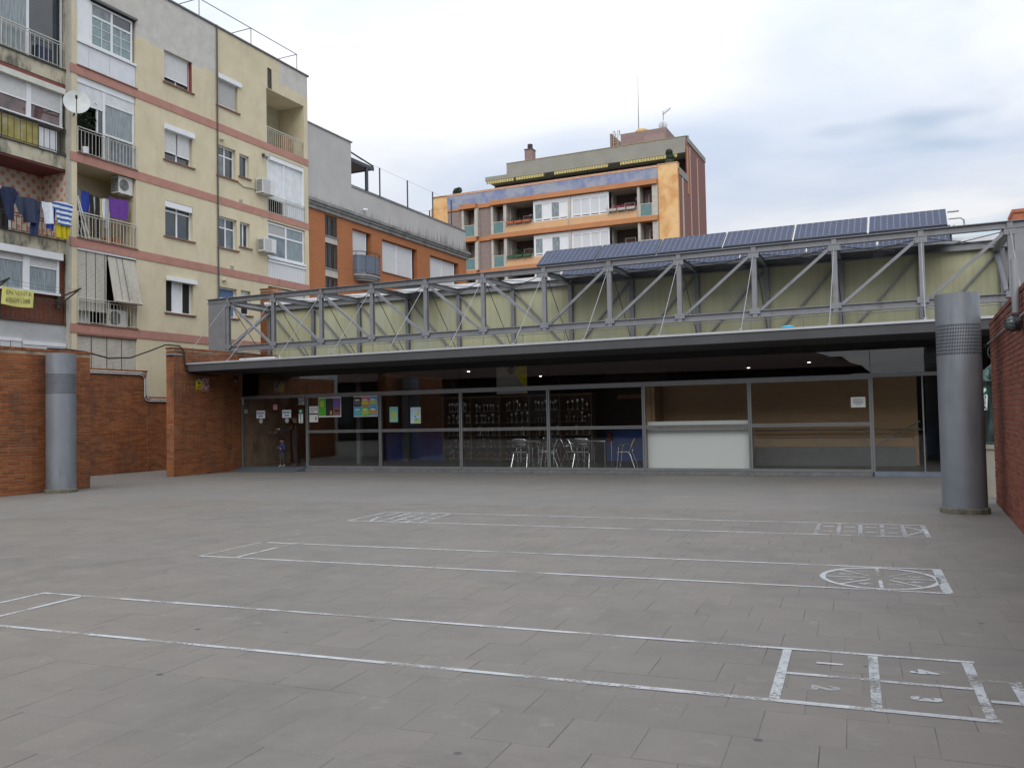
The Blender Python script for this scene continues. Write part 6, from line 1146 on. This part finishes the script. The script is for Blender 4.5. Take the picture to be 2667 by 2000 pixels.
def floor3(z):                      # z = top of the slab under this storey
    part(F3, 'orange_band', M_OR3, B3, (-35.4, -33.80, -.55, .3, z-.40, z), (-33.80, -32.46, -.12, .3, z-.38, z-.02), (-32.46, -17.76, -.58, .3, z-.40, z), (-36.82, -35.4, -.04, .3, z-.34, z-.06))
    if z > 20: return
    h = 2.49
    part(F3, 'taupe_wall', M_BR3, B3, (-36.82, -35.26, .02, .2, z-.06, z+h)); part(F3, 'taupe_wall', M_BR3, B3, (-33.66, -32.44, .02, .2, z-.02, z+h))
    for a0, a1 in ((-35.25, -35.05), (-33.99, -33.69), (-32.41, -32.21), (-31.21, -30.93), (-25.31, -25.08), (-19.41, -19.20), (-18.20, -17.76)): part(F3, 'pillar', M_BE3, B3, (a0, a1, -.38, .4, z, z+h))
    part(F3, 'pillar_side', M_BR3, B3, (-33.69, -33.65, .02, .4, z, z+h))
    for i, (a0, a1) in enumerate(((-35.05, -33.99), (-32.21, -31.21), (-19.20, -18.20))):
        part(F3, 'niche_wall', M_BR3, B3, (a0, a1, .9, 1.0, z, z+h)); part(F3, 'niche_side', M_BR3, B3, (a0, a0+.05, .4, .9, z, z+h), (a1-.05, a1, .4, .9, z, z+h)); w_ = window(F3, B3, a0+.40, a1-.02, z+.2, z+2.05, d=.80, cols=1, sill=False, fw=.08, pane=M_BLACK); F3.box(MB(), a0+.45, a1-.06, .785, .80, z+1.45 if i else z+1.5, z+2.0).build('shutter', M_SHB, w_)
        F3.box(MB(), a0+.6, a1-.06, .78, .79, z+.5, z+1.25).build('curtain', M_PANEL, w_)
        g = F3.box(MB(), a0+.03, a1-.03, -.34, -.32, z+.08, z+1.0).build('glass_balustrade', M('green glass panel', (.10, .19, .185), .15, 0, .12, 2, 0, spec=.7), B3); mb = MB(); F3.box(mb, a0, a1, -.36, -.30, z+1.0, z+1.06); F3.box(mb, a0, a1, -.36, -.30, z+.02, z+.08); F3.box(mb, a0, a0+.05, -.36, -.30, z+.08, z+1.0); F3.box(mb, a1-.05, a1, -.36, -.30, z+.08, z+1.0); mb.build('balustrade_frame', M_BE3, g)
    part(F3, 'low_wall', M_OR3L, B3, (-30.93, -25.31, -.50, -.30, z, z+.60)); part(F3, 'low_wall', M_OR3L, B3, (-25.08, -19.41, -.50, -.30, z, z+.60))
    for a0, a1 in ((-30.93, -28.47), (-21.80, -19.41)):
        part(F3, 'loggia_wall', M('dark loggia', (.075, .055, .045), .9), B3, (a0, a1, 1.6, 1.7, z, z+h)); part(F3, 'loggia_side', M_BE3, B3, (a0, a0+.06, .4, 1.6, z, z+h)); part(F3, 'loggia_side', M_BR3, B3, (a1-.06, a1, .4, 1.6, z, z+h)); part(F3, 'loggia_ceiling', M_BE3, B3, (a0, a1, -.3, 1.6, z+h-.03, z+h-.005))
        w_ = window(F3, B3, a0+.75, a0+1.65, z+.1, z+1.75, d=1.5, cols=1, sill=False, fw=.05, pane=M_SHB); part(F3, 'low_wall_rail', M_BE3, B3, (a0, a1, -.56, -.52, z+.80, z+.84), (a0, a1, -.56, -.52, z+.62, z+.65)); 
        part(F3, 'rail_post', M_BE3, B3, *[(a0+k*(a1-a0)/3-.02, a0+k*(a1-a0)/3+.02, -.57, -.51, z+.45, z+.84) for k in range(4)])
    for a0, a1, pp in ((-28.46, -25.32, [M_PANEC, M_WHITE, M_PANEC, M_WHITE]), (-25.07, -21.81, [M('white curtain', (.56, .57, .58), .5, 0, .1, 6, 0, stretch=(6, 1, .2))])):
        part(F3, 'white_surround', M_WHITE, B3, (a0, a1, -.30, -.10, z+2.2, z+h-.04), (a0, a0+.06, -.30, -.10, z+.6, z+2.2)); window(F3, B3, a0+.06, a1, z+.60, z+2.2, d=-.28, cols=4, tr=(z+.85,), sill=False, fw=.10, panes=[M_PANEL, pp[0], M_PANEL, pp[-1]])
for z in (20.17, 17.27, 14.37, 11.47): floor3(z)
for i, (x, zf, c, lb) in enumerate(((-29.7, 17.95, (.40, .10, .04), 'row of red flower boxes on the left loggia rail, upper storey'), (-29.7, 15.05, (.03, .10, .045), 'green flower boxes with plants on the left loggia rail, lower storey'), (-20.6, 17.95, (.40, .38, .34), 'grey flower box with pink flowers on the right loggia rail'))):
    t = T('flower_box', lb, 'flower box', (x, Y3-.62, zf))
    for k in range(3): MB().box(x-1.1+k*.75, x-.45+k*.75, Y3-.75, Y3-.58, zf, zf+.2).build('trough', flat('trough%d' % i, c, .7), t)
    mb = MB(); leaves(mb, (x, Y3-.66, zf+.3), (.6, .05, .10 if i != 1 else .2), 160, .07, i); mb.build('plants', [M('pink flowers', (.5, .12, .16), .8), M_LEAF, M_LEAFD][(1 if i == 1 else 2) if i < 2 else 0], t)
MB().cyl((-19.95, Y3+1.5, 19.25), (-19.95, Y3+1.56, 19.25), .16, 18).build('wall_clock', M_WHITE, smooth=True, label='round white wall clock inside the upper right loggia', cat='clock'); MB().sphere((-29.4, Y3+1.4, 18.95), .2, 12, 6, 1, 1, .55).build('globe_lamp', M_WHITE, smooth=True, label='pale dome lamp inside the upper left loggia', cat='lamp')
# set back roof storey
Y4 = 70.0; F4 = Face('Y', Y4); S = lambda x: x*1.0448; ZS = lambda z: 1.6+(z-1.6)*1.0448
part(F4, 'terrace_wall', M('dark terrace wall', (.05, .04, .036), .9), B3, (S(-32.9), -16.25, 1.6, 2, 20.7, ZS(22.0))); part(F4, 'roof_slab', M_GR3, B3, (S(-32.95), -16.20, -.25, 6.8, ZS(22.0), ZS(22.35))); part(F4, 'roof_parapet', M_GR3, B3, (S(-31.0), -16.18, .0, .3, ZS(22.352), ZS(23.33))); MB().box(-16.45, -16.04, Y4+.3, 76.9, ZS(22.9), ZS(23.3)).build('side_parapet', M_GR3, B3); part(F4, 'parapet_coping', M('ochre coping', (.42, .30, .16), .8), B3, (S(-31.02), -16.1, -.04, .34, ZS(23.332), ZS(23.37)))
M_AWN = m_stripes('yellow striped awning', 0, 4.2, (.56, .48, .20), (.33, .27, .09), .8, 0, True)
for k, (a0, a1) in enumerate(((-32.70, -30.14), (-29.94, -27.36), (-26.43, -21.77), (-20.71, -16.1))):
    mb = MB(); n = 40; vs = []
    for z, amp in ((ZS(21.86), 0), (ZS(21.66), .03)):
        for i in range(n+1): a = S(a0)+(S(a1)-S(a0))*i/n; vs.append((a, Y4-.5+amp*sin(i*2.1), z-(.03*(i % 2) if amp else 0)))
    mb.add(vs, [(i, i+1, n+1+i+1, n+1+i) for i in range(n)]); mb.box(S(a0), S(a1), Y4-.48, Y4-.2, ZS(21.84), ZS(21.9)); mb.build('awning', M_AWN, B3)
M_MACH = M('brown machine room', (.255, .175, .16), .85)
part(F4, 'machine_room', M_MACH, B3, (S(-21.0), S(-17.2), .8, 4.5, ZS(23.2), ZS(24.55))); part(F4, 'machine_door', M('brown door', (.29, .205, .185), .8), B3, (S(-19.0), S(-17.3), .77, .8, ZS(23.3), ZS(24.1))); part(F4, 'machine_wall', M_MACH, B3, (S(-21.92), S(-21.75), .8, 3.5, ZS(23.2), ZS(24.72)))
mb = MB()
for a in (-21.6, -21.2): mb.tube([F4.p(S(a), .7, ZS(23.3)), F4.p(S(a), .7, ZS(24.85)), F4.p(S(a)+.05, 1.0, ZS(24.95)), F4.p(S(a), 1.3, ZS(24.6))], .03, 6)
for k in range(6): mb.bar(F4.p(S(-21.6), .7, ZS(23.45+k*.22)), F4.p(S(-21.2), .7, ZS(23.45+k*.22)), .03)
mb.build('roof_ladder', M('ochre ladder', (.45, .34, .2), .6), B3)
t = MB(); ch_ = part(F4, 'chimney', M_MACH, B3, (S(-29.70), S(-29.0), 1.0, 1.8, ZS(22.3), ZS(24.58))); part(F4, 'chimney_cap', M('dark cap', (.1, .08, .075), .8), ch_, (S(-29.74), S(-28.96), .95, 1.85, ZS(24.582), ZS(24.66))); mb = MB()
for k in range(5): mb.lathe([(.24, 0), (.24, .05)], F4.p(S(-29.33), 1.4, ZS(24.66)+.02+k*.1), 14)
mb.cyl(F4.p(S(-29.33), 1.4, ZS(24.66)), F4.p(S(-29.33), 1.4, ZS(24.66)+.5), .18, 12); mb.build('chimney_cowl', M('dark cap', (.1, .08, .075), .8), ch_)
MB().tube([F4.p(S(-19.8), 2, ZS(24.6)), F4.p(S(-19.78), 2, ZS(27)), F4.p(S(-19.75), 2, ZS(29.6))], [.045, .03, .012], 6).build('mast_antenna', M('grey mast', (.2, .2, .2), .5), label='tall thin mast antenna on the roof of the blue frieze house', cat='antenna', at=F4.p(S(-19.8), 2, ZS(24.56)))
t = T('tv_antenna', 'small branched television antenna on the machine room roof', 'antenna', F4.p(S(-17.6), 1.5, ZS(24.56))); mb = MB().cyl(F4.p(S(-17.6), 1.5, ZS(24.56)), F4.p(S(-17.58), 1.5, ZS(26.1)), .03, 6); mb.build('mast', M('grey mast', (.2, .2, .2), .5), t); mb = MB().bar(F4.p(S(-17.6), 1.5, ZS(25.85)), F4.p(S(-16.9), 1.2, ZS(26.15)), .04)
for k in range(5): f = k/4; mb.bar(F4.p(S(-17.55+.6*f), 1.2, ZS(25.65+.3*f)), F4.p(S(-17.65+.6*f), 1.7, ZS(26.2+.25*f)), .025)
mb.build('elements', M('grey mast', (.2, .2, .2), .5), t)
t = T('satellite_dish', 'small grey satellite dish at the foot of the television antenna', 'satellite dish', F4.p(S(-17.55), 1.2, ZS(24.5))); MB().sphere(F4.p(S(-17.55), 1.2, ZS(24.88)), .38, 18, 8, 1, .25, 1).build('reflector', M('pale dish', (.55, .56, .57), .5), t, True); MB().bar(F4.p(S(-17.5), .95, ZS(24.6)), F4.p(S(-17.45), .8, ZS(24.95)), .04).build('feed_arm', M_RAILD, t)
MB().lathe([(.62, 0), (.68, .2), (.60, .45), (.35, .6), (.001, .64)], F4.p(S(-19.55), 2.2, ZS(24.55)), 24).build('water_tank', M('ochre tank', (.50, .33, .10), .6), smooth=True, label='round ochre water tank top on the machine room roof', cat='tank')
t = T('vent_pipe', 'grey vent pipe with round cowl at the right roof edge', 'vent pipe', (-15.9, 71.2, ZS(23.3))); MB().cyl((-16.3, 71.0, ZS(22.6)), (-16.3, 71.0, ZS(23.45)), .07, 10).build('pipe', M('grey mast', (.2, .2, .2), .5), t, True); MB().lathe([(.08, 0), (.17, .08), (.15, .2), (.001, .25)], (-16.3, 71.0, ZS(23.45)), 12).build('cowl', M('grey mast', (.2, .2, .2), .5), t, True)
t = T('topiary', 'dark green clipped topiary of stacked balls on the roof terrace corner', 'shrub', (-16.95, Y3+.6, 21.3)); 
for k, (z, r, dx) in enumerate(((21.62, .40, 0), (22.05, .34, .05), (22.4, .28, -.02))): mb = MB(); leaf_ball(mb, (-16.95+dx, Y3+.6, z), r, 700, .045, 20+k); mb.sphere((-16.95+dx, Y3+.6, z), r*.86, 14, 9); mb.build('foliage_ball', M_LEAFD, t)
MB().cyl((-16.95, Y3+.6, 20.7), (-16.95, Y3+.6, 22.3), .05, 8).build('stem', M_RAILD, t)
t = T('terrace_shrub', 'small round dark shrub on the left corner of the roof terrace', 'shrub', (-36.2, Y3+.8, 21.2)); mb = MB(); leaf_ball(mb, (-36.2, Y3+.6, 21.68), .34, 420, .07, 31); leaf_ball(mb, (-35.98, Y3+.6, 21.80), .26, 320, .07, 32); leaf_ball(mb, (-36.3, Y3+.55, 21.55), .25, 250, .07, 33); mb.build('crown', M_LEAFD, t); MB().cyl((-36.15, Y3+.6, 20.7), (-36.15, Y3+.6, 21.6), .05, 8).build('trunk', M_RAILD, t)
# ================================================================ houses behind the camera, seen as reflections in the upper glass
M_DARKW = M('deep brown wall', (.05, .036, .03), .9); M_TILE = m_stripes('clay roof tiles', 0, 4, (.07, .034, .022), (.03, .015, .01), .85, .8)  # one even dark brown for all the rear walls
RB = T('tiled_house', 'long low tiled roof house reflected in the upper right glass', 'building', (-30, -18, 0)); MB().box(-70, -4.2, -26, -16, 0, 5.2).build('wall', M_DARKW, RB)
MB().add([(-70, -14.6, 5.0), (-2.9, -14.6, 4.45), (-2.9, -27.4, 4.45), (-70, -27.4, 5.0), (-66, -21, 9.4), (-14, -21, 8.6)], [(0, 1, 5, 4), (1, 2, 5), (2, 3, 4, 5), (3, 0, 4), (0, 3, 2, 1)]).build('roof', M_TILE, RB)
for k in range(6): MB().box(-9-k*9, -7.4-k*9, -16.02, -15.98, 1.2, 3.6).build('window', M_PANE, RB); MB().bar((-6-k*9, -16, 3.4), (-6-k*9, -14.8, 4.35), .12).build('eave_bracket', M_WOODD, RB)
MB().box(-4.19, .88, -17.2, -16.8, 0, 3.75).build('added_gap_wall', M_DARKW, RB)  # unseen wall, added to keep the sky gap from reflecting in the lower panes
RC = T('corner_house', 'taller dark house with window strips reflected at the right of the upper glass', 'building', (9, -20, 0)); MB().box(.9, 26, -30, -17, 0, 11).build('wall', M_DARKW, RC); MB().add([(.2, -16.2, 10.6), (27, -16.2, 10.6), (27, -31, 10.6), (.2, -31, 10.6), (8, -23, 14), (20, -23, 14)], [(0, 1, 5, 4), (1, 2, 5), (2, 3, 4, 5), (3, 0, 4), (0, 3, 2, 1)]).build('roof', M_TILE, RC)
for k in range(5): MB().box(2.2+k*2, 3.0+k*2, -17.03, -16.98, 4.6, 7.2).build('window', M_PANEL, RC); MB().box(2.2+k*2, 3.0+k*2, -17.03, -16.98, 1.0, 3.4).build('window', M_PANE, RC)
SC.cycles.samples = 64
